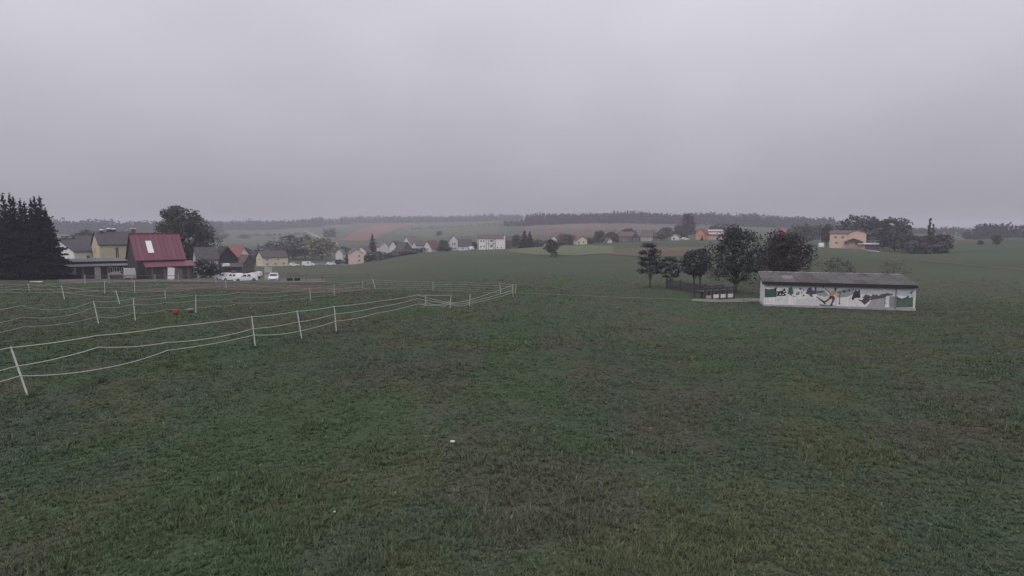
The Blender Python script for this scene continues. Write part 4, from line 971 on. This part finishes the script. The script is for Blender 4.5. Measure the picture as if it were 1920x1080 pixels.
    paint('painted_trousers', [A([(1565, 715), (1660, 715), (1680, 770), (1650, 830), (1625, 880), (1600, 870), (1625, 800), (1625, 765), (1575, 780), (1510, 830), (1470, 840), (1460, 815), (1520, 785), (1560, 750)])], (0.13, 0.03, 0.05), 0.013)
    paint('painted_boot', [A([(1440, 835), (1475, 820), (1500, 865), (1470, 875)]), A([(1585, 885), (1595, 865), (1640, 880), (1640, 905), (1590, 905)])], (0.05, 0.035, 0.06), 0.016)
    paint('painted_ski', [A([(1365, 880), (1380, 872), (1600, 893), (1728, 905), (1728, 918), (1560, 908), (1370, 893)])], (0.10, 0.06, 0.14), 0.011)
    # lift bar with hanging rod
    paint('painted_ski_lift', [B([(85, 632), (175, 640), (175, 660), (165, 665), (160, 845), (172, 860), (160, 880), (142, 872), (143, 850), (150, 660), (85, 650)])], (0.045, 0.045, 0.05), 0.008)
    # right hand firs and roof diamond
    paint('painted_fir_group', [B([(395, 770), (430, 660), (450, 640), (520, 640), (525, 605), (548, 605), (575, 750), (540, 765), (510, 755), (455, 765), (440, 795), (415, 795)]), B([(300, 635), (340, 595), (365, 610), (345, 640)]), B([(395, 610), (430, 590), (445, 598), (410, 620)])], (0.05, 0.05, 0.055), 0.009)
    paint('painted_house_roof', [B([(510, 785), (610, 800), (690, 715), (780, 785), (760, 815), (670, 885), (600, 830)])], (0.085, 0.07, 0.08), 0.009)
    paint('painted_tree_line', [B([(775, 800), (790, 740), (830, 745), (850, 700), (870, 740), (920, 740), (990, 700), (1080, 690), (1130, 675), (1160, 700), (1225, 690), (1215, 725), (1100, 735), (1070, 770), (960, 775), (860, 790)])], (0.085, 0.10, 0.10), 0.010)
    # snowman
    paint('painted_snowman', [B(blob(1125, 755, 24, 26, j=0.03)), B(blob(1122, 820, 38, 50, j=0.03)), B(blob(1122, 905, 50, 48, j=0.03))], (0.70, 0.69, 0.70), 0.013)
    paint('painted_snowman_outline', [B([(1075, 780), (1085, 775), (1080, 860), (1070, 940), (1062, 940), (1068, 860)])], (0.10, 0.10, 0.10), 0.014)
    # green wood at the right end
    paint('painted_green_wood', [B([(1300, 745), (1370, 770), (1410, 790), (1500, 765), (1530, 740), (1560, 770), (1640, 755), (1650, 935), (1305, 935)])], (0.085, 0.135, 0.110), 0.008)
    paint('painted_green_wood_edge', [B([(1300, 735), (1340, 760), (1410, 785), (1500, 760), (1530, 735), (1555, 745), (1550, 785), (1400, 805), (1310, 790)]), B([(1560, 690), (1620, 655), (1640, 645), (1610, 700), (1580, 705)])], (0.06, 0.09, 0.085), 0.011)
    # faint weathered lettering
    m = MB()
    for (a0, b0, a1, b1) in [(280, 775, 290, 835), (325, 775, 333, 835), (325, 828, 380, 836), (400, 780, 410, 800), (470, 770, 478, 832), (515, 775, 523, 830), (515, 770, 560, 778), (556, 760, 575, 775), (400, 815, 425, 823)]:
        q = [mu(*x) for x in A([(a0, b0), (a1, b0), (a1, b1), (a0, b1)])]
        m.add([(s, -0.004, h) for s, h in q], [(0, 1, 2, 3)])
    me = m.mesh('faded_lettering', mat('faded_paint', (0.36, 0.35, 0.36), rough=0.9), fix=False); link('faded_lettering', me, t)
shed()

# ------------------------------------------------------------------ dark fence, railing with white panels by the trees
def slat_fence():
    pts = [G(1250, 541), G(1275, 545), G(1300, 549.5), G(1322, 553.5)]
    t = thing('slatted_fence', 'low dark slatted fence running past the trunks of the thin trees', 'fence', pts[0])
    o0 = pts[0]
    seg = []
    for a, b in zip(pts[:-1], pts[1:]):
        n = 15
        for i in range(n): seg.append(a + (b - a) * i / n)
    sm = MB().box(-0.05, 0.05, -0.012, 0.012, 0.05, 1.15).mesh('slat', DWOOD)
    dirr = math.atan2(*(pts[-1] - pts[0])[1::-1])
    for p in seg:
        o = link('slat', sm, t); o.location = (p[0] - o0[0], p[1] - o0[1], hz(p[0], p[1]) - o0[2]); o.rotation_euler = (0, 0, dirr)
    for hh in (0.3, 0.9):
        MB().tube([(p[0] - o0[0], p[1] - o0[1], hz(p[0], p[1]) - o0[2] + hh) for p in pts], 0.035, 4).build('rail', DWOOD, t)
    pm = MB().box(-0.07, 0.07, -0.07, 0.07, -0.3, 1.3).mesh('post', DWOOD)
    for p in pts:
        o = link('post', pm, t); o.location = tuple(p - o0); o.rotation_euler = (0, 0, dirr)
slat_fence()
def railing():
    a = G(1322, 561); b = G(1376, 560.5)
    t = thing('panelled_railing', 'dark timber railing with low white panels in front of the tall tree', 'railing', a, math.atan2(b[1] - a[1], b[0] - a[0]))
    L = float(np.hypot(*(b - a)[:2])); n = 4
    for i in range(n + 1):
        MB().box(L * i / n - 0.06, L * i / n + 0.06, -0.06, 0.06, -0.3, 1.18).build('post', DWOOD, t)
        MB().box(L * i / n - 0.06, L * i / n + 0.06, 1.6, 1.72, -0.3, 1.18).build('post', DWOOD, t)
    for z in (1.12, 0.82):
        MB().box(-0.1, L + 0.1, -0.09, -0.062, z - 0.06, z + 0.06).build('rail', DWOOD, t)
        MB().box(-0.1, L + 0.1, 1.722, 1.75, z - 0.06, z + 0.06).build('rail', DWOOD, t)
    MB().box(-0.1, L + 0.1, 0.1, 1.5, 0.72, 0.78).build('table_top', DWOOD, t)
    for (i0, i1) in ((1.15, 2.9), (3.1, 3.95), (0.05, 0.9)):
        MB().box(L * i0 / n, L * i1 / n, 0.07, 0.11, 0.04, 0.42 if i0 > 1 else 0.36).build('white_panel', WHITE if i0 > 1 else GREYW, t)
railing()

# ------------------------------------------------------------------ rope fences of the paddocks
ROPE2 = mat('weathered_rope', (0.36, 0.36, 0.335), rough=0.85); ROPE = mat('white_rope', (0.52, 0.52, 0.48), rough=0.8); PWHITE = mat('white_post', (0.60, 0.60, 0.57), rough=0.6, var=0.08); PDARK = mat('grey_post', (0.14, 0.14, 0.13), rough=0.8, var=0.2); PRUST = mat('rusty_post', (0.20, 0.11, 0.085), rough=0.9, var=0.2)
def fence(name, label, posts, fr, sag, rope_r=0.0135, rope_m=None, post_w=0.045, group='paddock rope fences', hang=None):
    """posts: (ub, vb, ut, vt, kind) base and top pixels; fr: for every rope the height fractions at each post"""
    base = [G(p[0], p[1]) for p in posts]
    top = [at_depth(p[2], p[3], b[1]) for p, b in zip(posts, base)]
    o0 = base[0]
    t = thing(name, label, 'fence', o0, 0, group)
    for p, b, tp in zip(posts, base, top):
        k = p[4]
        if k == '-': continue
        m = PWHITE if k == 'w' else PDARK if k in 'dt' else PRUST
        w_ = post_w * (1.0 if k == 'w' else 0.62 if k in 'dr' else 0.45)
        d = tp - b; e = b - d * 0.12
        po = MB().tube([e - o0, b + d * 0.5 - o0, tp - o0], [w_ * 0.5, w_ * 0.5, w_ * 0.42], 6).build('post', m, t)
        if k == 'w':
            MB().tube([b + d * 0.06 - o0 + np.array([-0.045, 0, 0]), b + d * 0.06 - o0 + np.array([0.045, 0, 0])], 0.012, 5).build('foot_tread', m, po)
    for ri, f in enumerate(fr):
        run = []
        def flush():
            if len(run) > 1: MB().tube(run, rope_r, 5).build('rope', rope_m or ROPE, t)
        for i in range(len(posts) - 1):
            if f[i] is None or f[i + 1] is None:
                flush(); run = []; continue
            a = base[i] + (top[i] - base[i]) * f[i] + np.array([0, -0.03, 0]); b = base[i + 1] + (top[i + 1] - base[i + 1]) * f[i + 1] + np.array([0, -0.03, 0])
            s_ = sag[ri][i] if hasattr(sag[ri], '__len__') else sag[ri]
            n = 8
            for j in range(n + (1 if i == len(posts) - 2 or f[min(i + 2, len(posts) - 1)] is None else 0)):
                q = j / n; p = a + (b - a) * q; p = p - np.array([0, 0, 4 * s_ * q * (1 - q)]); run.append(p - o0)
        flush()
    return t
# the front fence, three ropes
P1 = [(-190, 830, -222, 690, 'w'), (53, 745, 20, 650, 'w'), (191, 716, 184, 624, 't'), (318, 688, 310, 611, 't'), (479, 652, 472, 592, 'w'), (566, 636, 557, 582, 'w'), (631, 624, 626.5, 573, 'w'), (704, 606, 704, 565, 't'), (783, 584, 783, 552, 'd'), (843.5, 580, 846, 553, 'w'), (880, 577, 881.5, 551, 'w'), (962, 558, 961, 534, 'w')]
fence('rope_fence', 'front three-rope fence with leaning white posts across the meadow', P1,
      [[0.98, 0.985, 0.95, 0.97, 0.97, 0.97, 0.97, 0.99, 0.97, 0.45, 0.55, 0.98],
       [0.62, 0.62, 0.715, 0.60, 0.60, 0.61, 0.70, 0.72, 0.76, 0.42, 0.42, 0.60],
       [0.43, 0.43, 0.27, 0.41, 0.40, 0.29, 0.43, 0.45, 0.45, 0.36, 0.30, 0.40]],
      [0.03, [0.02, 0.05, 0.06, 0.10, 0.04, 0.05, 0.05, 0.05, 0.05, 0.10, 0.05], [0.02, 0.05, 0.06, 0.05, 0.06, 0.03, 0.06, 0.05, 0.10, 0.15, 0.06]])
tufts = []
for p_ in P1[1:]:
    b_ = G(p_[0], p_[1])
    for i in range(70):
        q_ = b_[:2] + rng.normal(size=2) * 0.09; l_ = 0.08 + 0.12 * rng.random(); a_ = rng.random() * 6.28
        c_ = np.array([q_[0], q_[1], hz(*q_)]); w_ = np.array([-math.sin(a_), math.cos(a_), 0]) * 0.007
        tufts.append((c_ - w_, c_ + w_, c_ + np.array([math.cos(a_) * l_ * 0.5, math.sin(a_) * l_ * 0.5, l_])))
tv = np.array(tufts).reshape(-1, 3)
tag(link('grass_tufts', npmesh('grass_tufts', tv, np.arange(len(tv)).reshape(-1, 3), M_grass, ground_color(tv[:, 0], tv[:, 1]) * 1.15)), 'longer grass left standing around the feet of the front fence posts', 'grass', kind='stuff')
# gate corner pieces at the far end of the front fence
fence('rope_gate', 'slack roped gate at the far end of the front fence', [(783, 584, 783, 552, '-'), (798, 573, 798, 553, 'w'), (845, 578, 846, 553, '-')], [[1, 0.98, 1.0], [0.72, 0.30, 0.55], [0.6, 0.1, 0.4]], [0.02, 0.22, 0.30], group='paddock rope fences')
# middle fence
P2 = [(-60, 640, -66, 582, 'd'), (47, 622, 40, 572, 'd'), (185, 607, 175, 564, 'w'), (253.5, 601, 250, 559, 'w'), (313, 592, 311, 556, 't'), (367, 587, 367, 552, 'w'), (399, 583, 398, 552, 't'), (450, 577, 446, 547, 'r'), (549, 568, 548, 544, 't'), (582, 563, 581, 540, 'w'), (627, 555, 626, 534, 'w'), (704, 541, 698, 523, 'w')]
fence('rope_fence', 'second fence line with strongly sagging ropes behind the front fence', P2,
      [[0.99, 0.99, 0.99, 0.99, 0.97, 0.98, 0.97, 0.97, 0.96, 0.97, 0.97, 0.97],
       [0.55, 0.56, 0.74, 0.74, 0.70, 0.7, 0.68, 0.68, 0.66, 0.6, 0.6, 0.6],
       [0.2, 0.2, 0.30, 0.36, 0.36, 0.3, 0.3, 0.3, 0.3, 0.25, 0.25, 0.25]],
      [[0.1, 0.33, 0.10, 0.08, 0.05, 0.05, 0.08, 0.12, 0.06, 0.06, 0.08], [0.12, 0.25, 0.12, 0.10, 0.08, 0.05, 0.1, 0.12, 0.06, 0.06, 0.08], [0.1, 0.12, 0.14, 0.12, 0.1, 0.05, 0.1, 0.1, 0.06, 0.06, 0.08]], rope_r=0.013, rope_m=ROPE2)
# rear fences by the farm
P3 = [(-40, 566, -42, 540, 't'), (55, 546, 53, 532, 'w'), (93, 556, 92.5, 533, 't'), (121, 561, 115, 535, 'w'), (225, 571, 217, 545, 'w'), (310, 562, 309, 544, 'w'), (357, 560, 355, 541, 't')]
fence('rope_fence', 'rear paddock fence with thin tilted posts facing the stable', P3, [[0.97, 0.97, 0.97, 0.97, 0.97, 0.97, 0.97], [0.6, 0.6, 0.6, 0.55, 0.55, 0.55, 0.5]], [0.12, 0.10], rope_r=0.012, rope_m=ROPE2)
P4 = [(-30, 553, -31, 533, 't'), (196.5, 551, 196, 527, 'w'), (252.5, 550, 252, 526, 'w'), (296, 546, 295, 524, 't'), (424, 541, 423, 522, 'w'), (500, 541, 499, 524, 't'), (604, 545, 604, 527, 't'), (680, 541, 680, 528, 'w')]
fence('rope_fence', 'farthest rope fence along the trodden soil before the barn', P4, [[0.97] * 8, [0.55] * 8, [0.25] * 8], [0.10, 0.12, 0.1], rope_r=0.012, rope_m=ROPE2)
P5 = [(704, 542, 699, 524, 'w'), (812, 545, 811.5, 528, 'w'), (868, 547, 868, 528, 'r'), (938.5, 551, 937, 530, 'w'), (966, 551, 968, 533, 'w')]
fence('rope_fence', 'five-rope fence closing the paddock beyond the slack gate', P5, [[0.97] * 5, [0.75] * 5, [0.52] * 5, [0.3] * 5, [0.1] * 5], [0.05, 0.06, 0.05, 0.05, 0.04], rope_r=0.012, rope_m=ROPE2)
# post and rail fence in front of the barn
def rails(name, label, pts, hpost=1.25, mats=(MWOOD, MWOOD), zs=(0.5, 1.05)):
    base = [G(*p) for p in pts]; o0 = base[0]
    t = thing(name, label, 'fence', o0, 0)
    for b in base:
        MB().box(-0.055, 0.055, -0.055, 0.055, -0.3, hpost).build('post', mats[0], t).location = tuple(b - o0)
    for z in zs:
        for a, b in zip(base[:-1], base[1:]):
            MB().tube([a - o0 + np.array([0, -0.1, z]), b - o0 + np.array([0, -0.1, z])], 0.045, 5).build('rail', mats[1], t)
rails('rail_fence', 'weathered post-and-rail fence in front of stable and barn', [(160, 532), (205, 531), (248, 530), (291, 529), (335, 529), (372, 529), (405, 530)], mats=(GREYW, MWOOD))
rails('rail_fence', 'dark rail fence beyond the cars beside the meadow', [(545, 527), (575, 526), (605, 525), (640, 524), (690, 524)], mats=(MWOOD, MWOOD))

# ------------------------------------------------------------------ vehicles
CW = mat('white_car_paint', (0.72, 0.72, 0.73), rough=0.28, spec=0.6); CS = mat('silver_car_paint', (0.40, 0.40, 0.42), rough=0.28, spec=0.6); CD = mat('dark_car_paint', (0.05, 0.05, 0.06), rough=0.28, spec=0.6)
TYRE = mat('tyre_rubber', (0.02, 0.02, 0.02), rough=0.9); RIM = mat('wheel_rim', (0.35, 0.35, 0.36), rough=0.4, metal=0.6); LAMP = mat('lamp_glass', (0.6, 0.6, 0.58), rough=0.2); TAIL = mat('tail_lamp', (0.25, 0.015, 0.02), rough=0.3)
def car(name, label, p, rz, paint_, van=False, group='vehicles parked by the farm'):
    t = thing(name, label, 'van' if van else 'car', p, rz, group)
    L, Wd, H = (5.2, 1.95, 2.1) if van else (4.3, 1.76, 1.48)
    hl = L / 2
    if van:
        low = [(-hl, 0.32), (hl, 0.32), (hl, 0.85), (hl - 0.15, 1.05), (hl - 0.95, 1.2), (-hl, 1.2)]
        cab = [(-hl + 0.02, 1.2), (hl - 0.95, 1.2), (hl - 1.65, H - 0.08), (hl - 2.0, H), (-hl + 0.15, H)]
    else:
        low = [(-hl, 0.35), (-hl + 0.08, 0.25), (hl - 0.08, 0.22), (hl, 0.35), (hl - 0.04, 0.66), (hl - 0.5, 0.80), (hl - 1.2, 0.92), (-hl + 0.25, 0.96), (-hl + 0.03, 0.8)]
        cab = [(-hl + 0.2, 0.94), (hl - 1.2, 0.91), (hl - 1.95, 1.40), (hl - 2.3, H), (-hl + 0.95, H - 0.02), (-hl + 0.5, 1.33)]
    def loft(poly, w0, w1, zr):
        m = MB(); n = len(poly); z0, z1 = zr
        for s in (-1, 1):
            for (x, z) in poly:
                f = (z - z0) / (z1 - z0); m.v.append((x, s * (w0 + (w1 - w0) * f) / 2, z))
        m.f = [tuple(range(n)), tuple(range(2 * n - 1, n - 1, -1))] + [(i, n + i, n + (i + 1) % n, (i + 1) % n) for i in range(n)]
        return m
    loft(low, Wd, Wd * 0.97, (0.2, 1.0)).build('body', paint_, t)
    zb = min(z for _, z in cab)
    cb = loft(cab, Wd * 0.96, Wd * (0.92 if van else 0.76), (zb, H)).build('cabin', paint_, t)
    # glass
    def quad(nm, a, m=GLASS, par=cb):
        MB().add(a, [(0, 1, 2, 3)]).build(nm, m, par)
    wf = Wd * 0.96 / 2; wt = Wd * (0.92 if van else 0.76) / 2
    (ax_, az_), (bx_, bz_) = cab[1], cab[2]
    def sp(q, s_, inset): return (ax_ + (bx_ - ax_) * q + 0.015, s_ * ((wf + (wt - wf) * q * (bz_ - az_) / (H - zb)) - inset), az_ + (bz_ - az_) * q + 0.015)
    quad('windscreen', [sp(0.1, -1, 0.12), sp(0.1, 1, 0.12), sp(0.93, 1, 0.12), sp(0.93, -1, 0.12)])
    for s in (-1, 1):
        for (x0, x1) in (((0.05, 0.85), (0.95, 1.6)) if not van else ((0.75, 1.5),)):
            zz0 = zb + 0.06; zz1 = zb + 0.42 if not van else zb + 0.6
            xf = hl - 1.45 - x0 * (1 if not van else 1); xb = hl - 1.45 - x1
            f0 = (zz0 - zb) / (H - zb); f1 = (zz1 - zb) / (H - zb)
            y0 = s * (wf + (wt - wf) * f0 + 0.012); y1 = s * (wf + (wt - wf) * f1 + 0.012)
            quad('side_window', [(xf, y0, zz0), (xb, y0, zz0), (xb + 0.05, y1, zz1), (xf - (0.38 if x0 < 0.1 else 0.1), y1, zz1)])
    xr = cab[-1][0] if not van else -hl
    if not van:
        (cx_, cz_), (dx_, dz_) = cab[5], cab[0]
        quad('rear_window', [(cab[4][0] - 0.06, -wt + 0.1, cab[4][1] - 0.05), (cab[4][0] - 0.06, wt - 0.1, cab[4][1] - 0.05), (cab[5][0] - 0.02, wt - 0.02, cab[5][1] - 0.1), (cab[5][0] - 0.02, -wt + 0.02, cab[5][1] - 0.1)])
    r = 0.31 if not van else 0.34
    tm = MB().lathe([(r * 0.62, -0.1), (r, -0.09), (r, 0.09), (r * 0.62, 0.1)], 18).mesh('tyre', TYRE); rm = MB().lathe([(r * 0.6, -0.09), (r * 0.6, 0.09), (0.05, 0.105)], 12).mesh('rim', RIM)
    for x in (-hl + 0.75, hl - 0.82):
        for s in (-1, 1):
            wo = link('wheel', tm, t); wo.location = (x, s * (Wd / 2 - 0.09), r); wo.rotation_euler = (-s * PI / 2, 0, 0)
            link('rim', rm, wo)
    for s in (-1, 1):
        MB().box(hl - 0.12, hl + 0.004, s * Wd * 0.36 - 0.17, s * Wd * 0.36 + 0.17, 0.56, 0.70).build('headlight', LAMP, t)
        MB().box(-hl - 0.004, -hl + 0.1, s * Wd * 0.39 - 0.12, s * Wd * 0.39 + 0.12, 0.68, 0.86).build('tail_light', TAIL, t)
    MB().box(-hl - 0.03, -hl + 0.05, -Wd * 0.42, Wd * 0.42, 0.34, 0.5).build('bumper', mat('bumper', (0.06, 0.06, 0.065), rough=0.6), t)
    MB().box(hl - 0.05, hl + 0.03, -Wd * 0.40, Wd * 0.40, 0.32, 0.46).build('bumper', MATS['bumper'], t)
    return t
car('parked_car', 'silver car half hidden among the cars by the dark wooden hut', on(420, 116), math.radians(150), CS)
car('parked_car', 'white car in the middle of the row by the dark wooden hut', on(438, 113), math.radians(165), CW)
car('parked_car', 'white car with dark windows at the end of the row by the hut', on(459, 111), math.radians(205), CW)
car('parked_car', 'white car standing alone right of the white tarpaulin trailer', on(512, 115), math.radians(288), CW)
car('parked_van', 'silver-grey van nosed in at the corner of the red-roofed barn', on(241, 109.5), math.radians(124), CS, van=True)
car('parked_car', 'dark car parked in front of the timber stable windows', on(224, 114), math.radians(8), CD)
car('parked_van', 'white delivery van on the village road below the yellowing tree', on(578, 262), math.radians(4), CW, van=True, group='vehicles in the village')
car('parked_car', 'white car on the village road left of the delivery van', on(551, 262), math.radians(8), CW, group='vehicles in the village')
car('parked_car', 'white car on the village road at the foot of the white gable', on(620, 275), math.radians(15), CW, group='vehicles in the village')
car('parked_car', 'silver car uphill of the white car by the pink house', on(630, 290), math.radians(20), CS, group='vehicles in the village')
car('parked_van', 'white van beside the low white house on the rise', on(885, 318), math.radians(80), CW, van=True, group='vehicles in the village')
car('parked_van', 'white van beside the hedge left of the ochre house', on(1539, 236), math.radians(60), CW, van=True, group='vehicles in the village')
car('parked_car', 'white car next to the little white cottage left of the orange house', on(1284, 340), math.radians(5), CW, group='vehicles in the village')

# trailer under a white tarpaulin, near the cars
tr = thing('covered_trailer', 'small trailer under a bright white tarpaulin behind the row of cars', 'trailer', on(477, 126), math.radians(6))
MB().box(-1.25, 1.25, -0.8, 0.8, 0.5, 0.75).build('bed', PDARK, tr)
MB().prism([(-1.3, 0.75), (1.3, 0.75), (1.3, 1.55), (0.4, 1.62), (-1.3, 1.35)], 'y', -0.85, 0.85).build('tarpaulin', MATS['white_tarp'], tr)
for x in (-0.4, 0.45):
    for s in (-1, 1):
        wo = MB().lathe([(0.18, -0.08), (0.3, -0.08), (0.3, 0.08), (0.18, 0.08)], 14).build('wheel', TYRE, tr); wo.location = (x, s * 0.92, 0.3); wo.rotation_euler = (PI / 2, 0, 0)
MB().tube([(-1.25, 0, 0.55), (-2.1, 0, 0.5)], 0.05, 6).build('drawbar', PIPE, tr)
# grey kiosk-like frame and dark cart right of it
kf = thing('garden_gate', 'tall grey garden gate frame beside the lone white car', 'gate', on(502, 121), 0.05)
for x in (-0.7, 0.7): MB().box(x - 0.07, x + 0.07, -0.07, 0.07, -0.3, 2.5).build('post', GREYW, kf)
MB().box(-0.85, 0.85, -0.09, 0.09, 2.5, 2.65).build('lintel', GREYW, kf); MB().box(-0.6, 0.6, -0.03, 0.03, 0.15, 1.15).build('gate_leaf', GREYW, kf); MB().box(-0.6, 0.6, -0.03, 0.03, 1.5, 2.45).build('sign_board', GREYW, kf)
ct = thing('hay_cart', 'dark hay cart with open rack sides beside the rail fence', 'cart', on(549, 114), 0.1)
MB().box(-1.1, 1.1, -0.7, 0.7, 0.55, 0.7).build('bed', MWOOD, ct)
for s in (-1, 1):
    for i in range(6): MB().box(-1.05 + i * 0.41, -0.99 + i * 0.41, s * 0.66 - 0.03, s * 0.66 + 0.03, 0.7, 1.5).build('stake', MWOOD, ct)
    MB().box(-1.1, 1.1, s * 0.66 - 0.035, s * 0.66 + 0.035, 1.5, 1.6).build('rail', MWOOD, ct)
    for x in (-0.7, 0.7):
        wo = MB().lathe([(0.25, -0.06), (0.36, -0.06), (0.36, 0.06), (0.25, 0.06)], 14).build('wheel', TYRE, ct); wo.location = (x, s * 0.8, 0.36); wo.rotation_euler = (PI / 2, 0, 0)

# ------------------------------------------------------------------ small things in the paddock and meadow
def bucket(name, label, p, r, h, m, rim):
    t = thing(name, label, 'bucket', p, 0.3)
    MB().lathe([(r * 0.78, 0.0), (r, h), (r * 0.93, h), (r * 0.72, 0.03)], 20).build('body', m, t, smooth=True)
    MB().lathe([(r * 1.0, h - 0.03), (r * 1.08, h - 0.02), (r * 1.08, h + 0.012), (r * 0.98, h + 0.014)], 20).build('rim', rim, t)
    MB().tube([(r * 1.05 * math.cos(a), 0, h - 0.02 - r * 0.55 * math.sin(a) + 0.0) for a in np.linspace(0, PI, 9)], 0.008, 5).build('handle', PIPE, t)
bucket('feed_bucket', 'red plastic feed bucket lying in the paddock grass', G(330, 591), 0.155, 0.30, mat('red_plastic', (0.30, 0.035, 0.035), rough=0.5), MATS['red_plastic'])
bucket('water_bucket', 'dark grey water bucket beside the white fence post', G(357, 586), 0.16, 0.22, mat('grey_plastic', (0.10, 0.10, 0.10), rough=0.5), GREYW)
def litter(label, u, v, s):
    p = G(u, v); t = MB()
    n = 7; r_ = random.Random(int(u))
    vs = [(0, 0, s * 0.5)] + [(s * math.cos(6.28 * i / n) * r_.uniform(0.6, 1.2), s * 0.7 * math.sin(6.28 * i / n) * r_.uniform(0.6, 1.2), s * r_.uniform(0.05, 0.4)) for i in range(n)]
    vs += [(a * 0.9, b * 0.9, c - 0.02) for a, b, c in vs]
    t.add(vs, [(0, 1 + i, 1 + (i + 1) % n) for i in range(n)] + [(n + 1, n + 2 + (i + 1) % n, n + 2 + i) for i in range(n)] + [(1 + i, n + 2 + i, n + 2 + (i + 1) % n, 1 + (i + 1) % n) for i in range(n)])
    o = t.build('paper_scrap', mat('crumpled_paper', (0.62, 0.62, 0.58), rough=0.9), None); o.location = (p[0], p[1], p[2] + 0.035)
    tag(o, label, 'litter')
litter('crumpled pale scrap on the turf in the middle of the meadow', 848, 831, 0.055)
litter('tiny bright white scrap on the turf close to the camera house', 627, 963, 0.018)
pb = thing('white_plank', 'short white plank lying in the dark under the spruces', 'plank', G(68, 529), 0.1)
MB().box(-0.85, 0.85, -0.12, 0.12, 0.0, 0.12).build('board', WHITE, pb); MB().box(-0.5, -0.42, -0.1, 0.1, -0.2, 0.0).build('block', DWOOD, pb); MB().box(0.42, 0.5, -0.1, 0.1, -0.2, 0.0).build('block', DWOOD, pb)

# ------------------------------------------------------------------ haze
hb = MB().box(-3400, 3400, -3400, 3400, -22, 52)
hm = bpy.data.materials.new('haze'); hm.use_nodes = True
ht = hm.node_tree; ht.nodes.clear()
ho = ht.nodes.new('ShaderNodeOutputMaterial'); hv = ht.nodes.new('ShaderNodeVolumePrincipled')
hv.inputs['Color'].default_value = (0.88, 0.86, 0.98, 1); hv.inputs['Density'].default_value = 0.00044; hv.inputs['Anisotropy'].default_value = 0.0
ht.links.new(hv.outputs[0], ho.inputs['Volume'])
ho_ = hb.build('haze', hm); tag(ho_, kind='stuff')
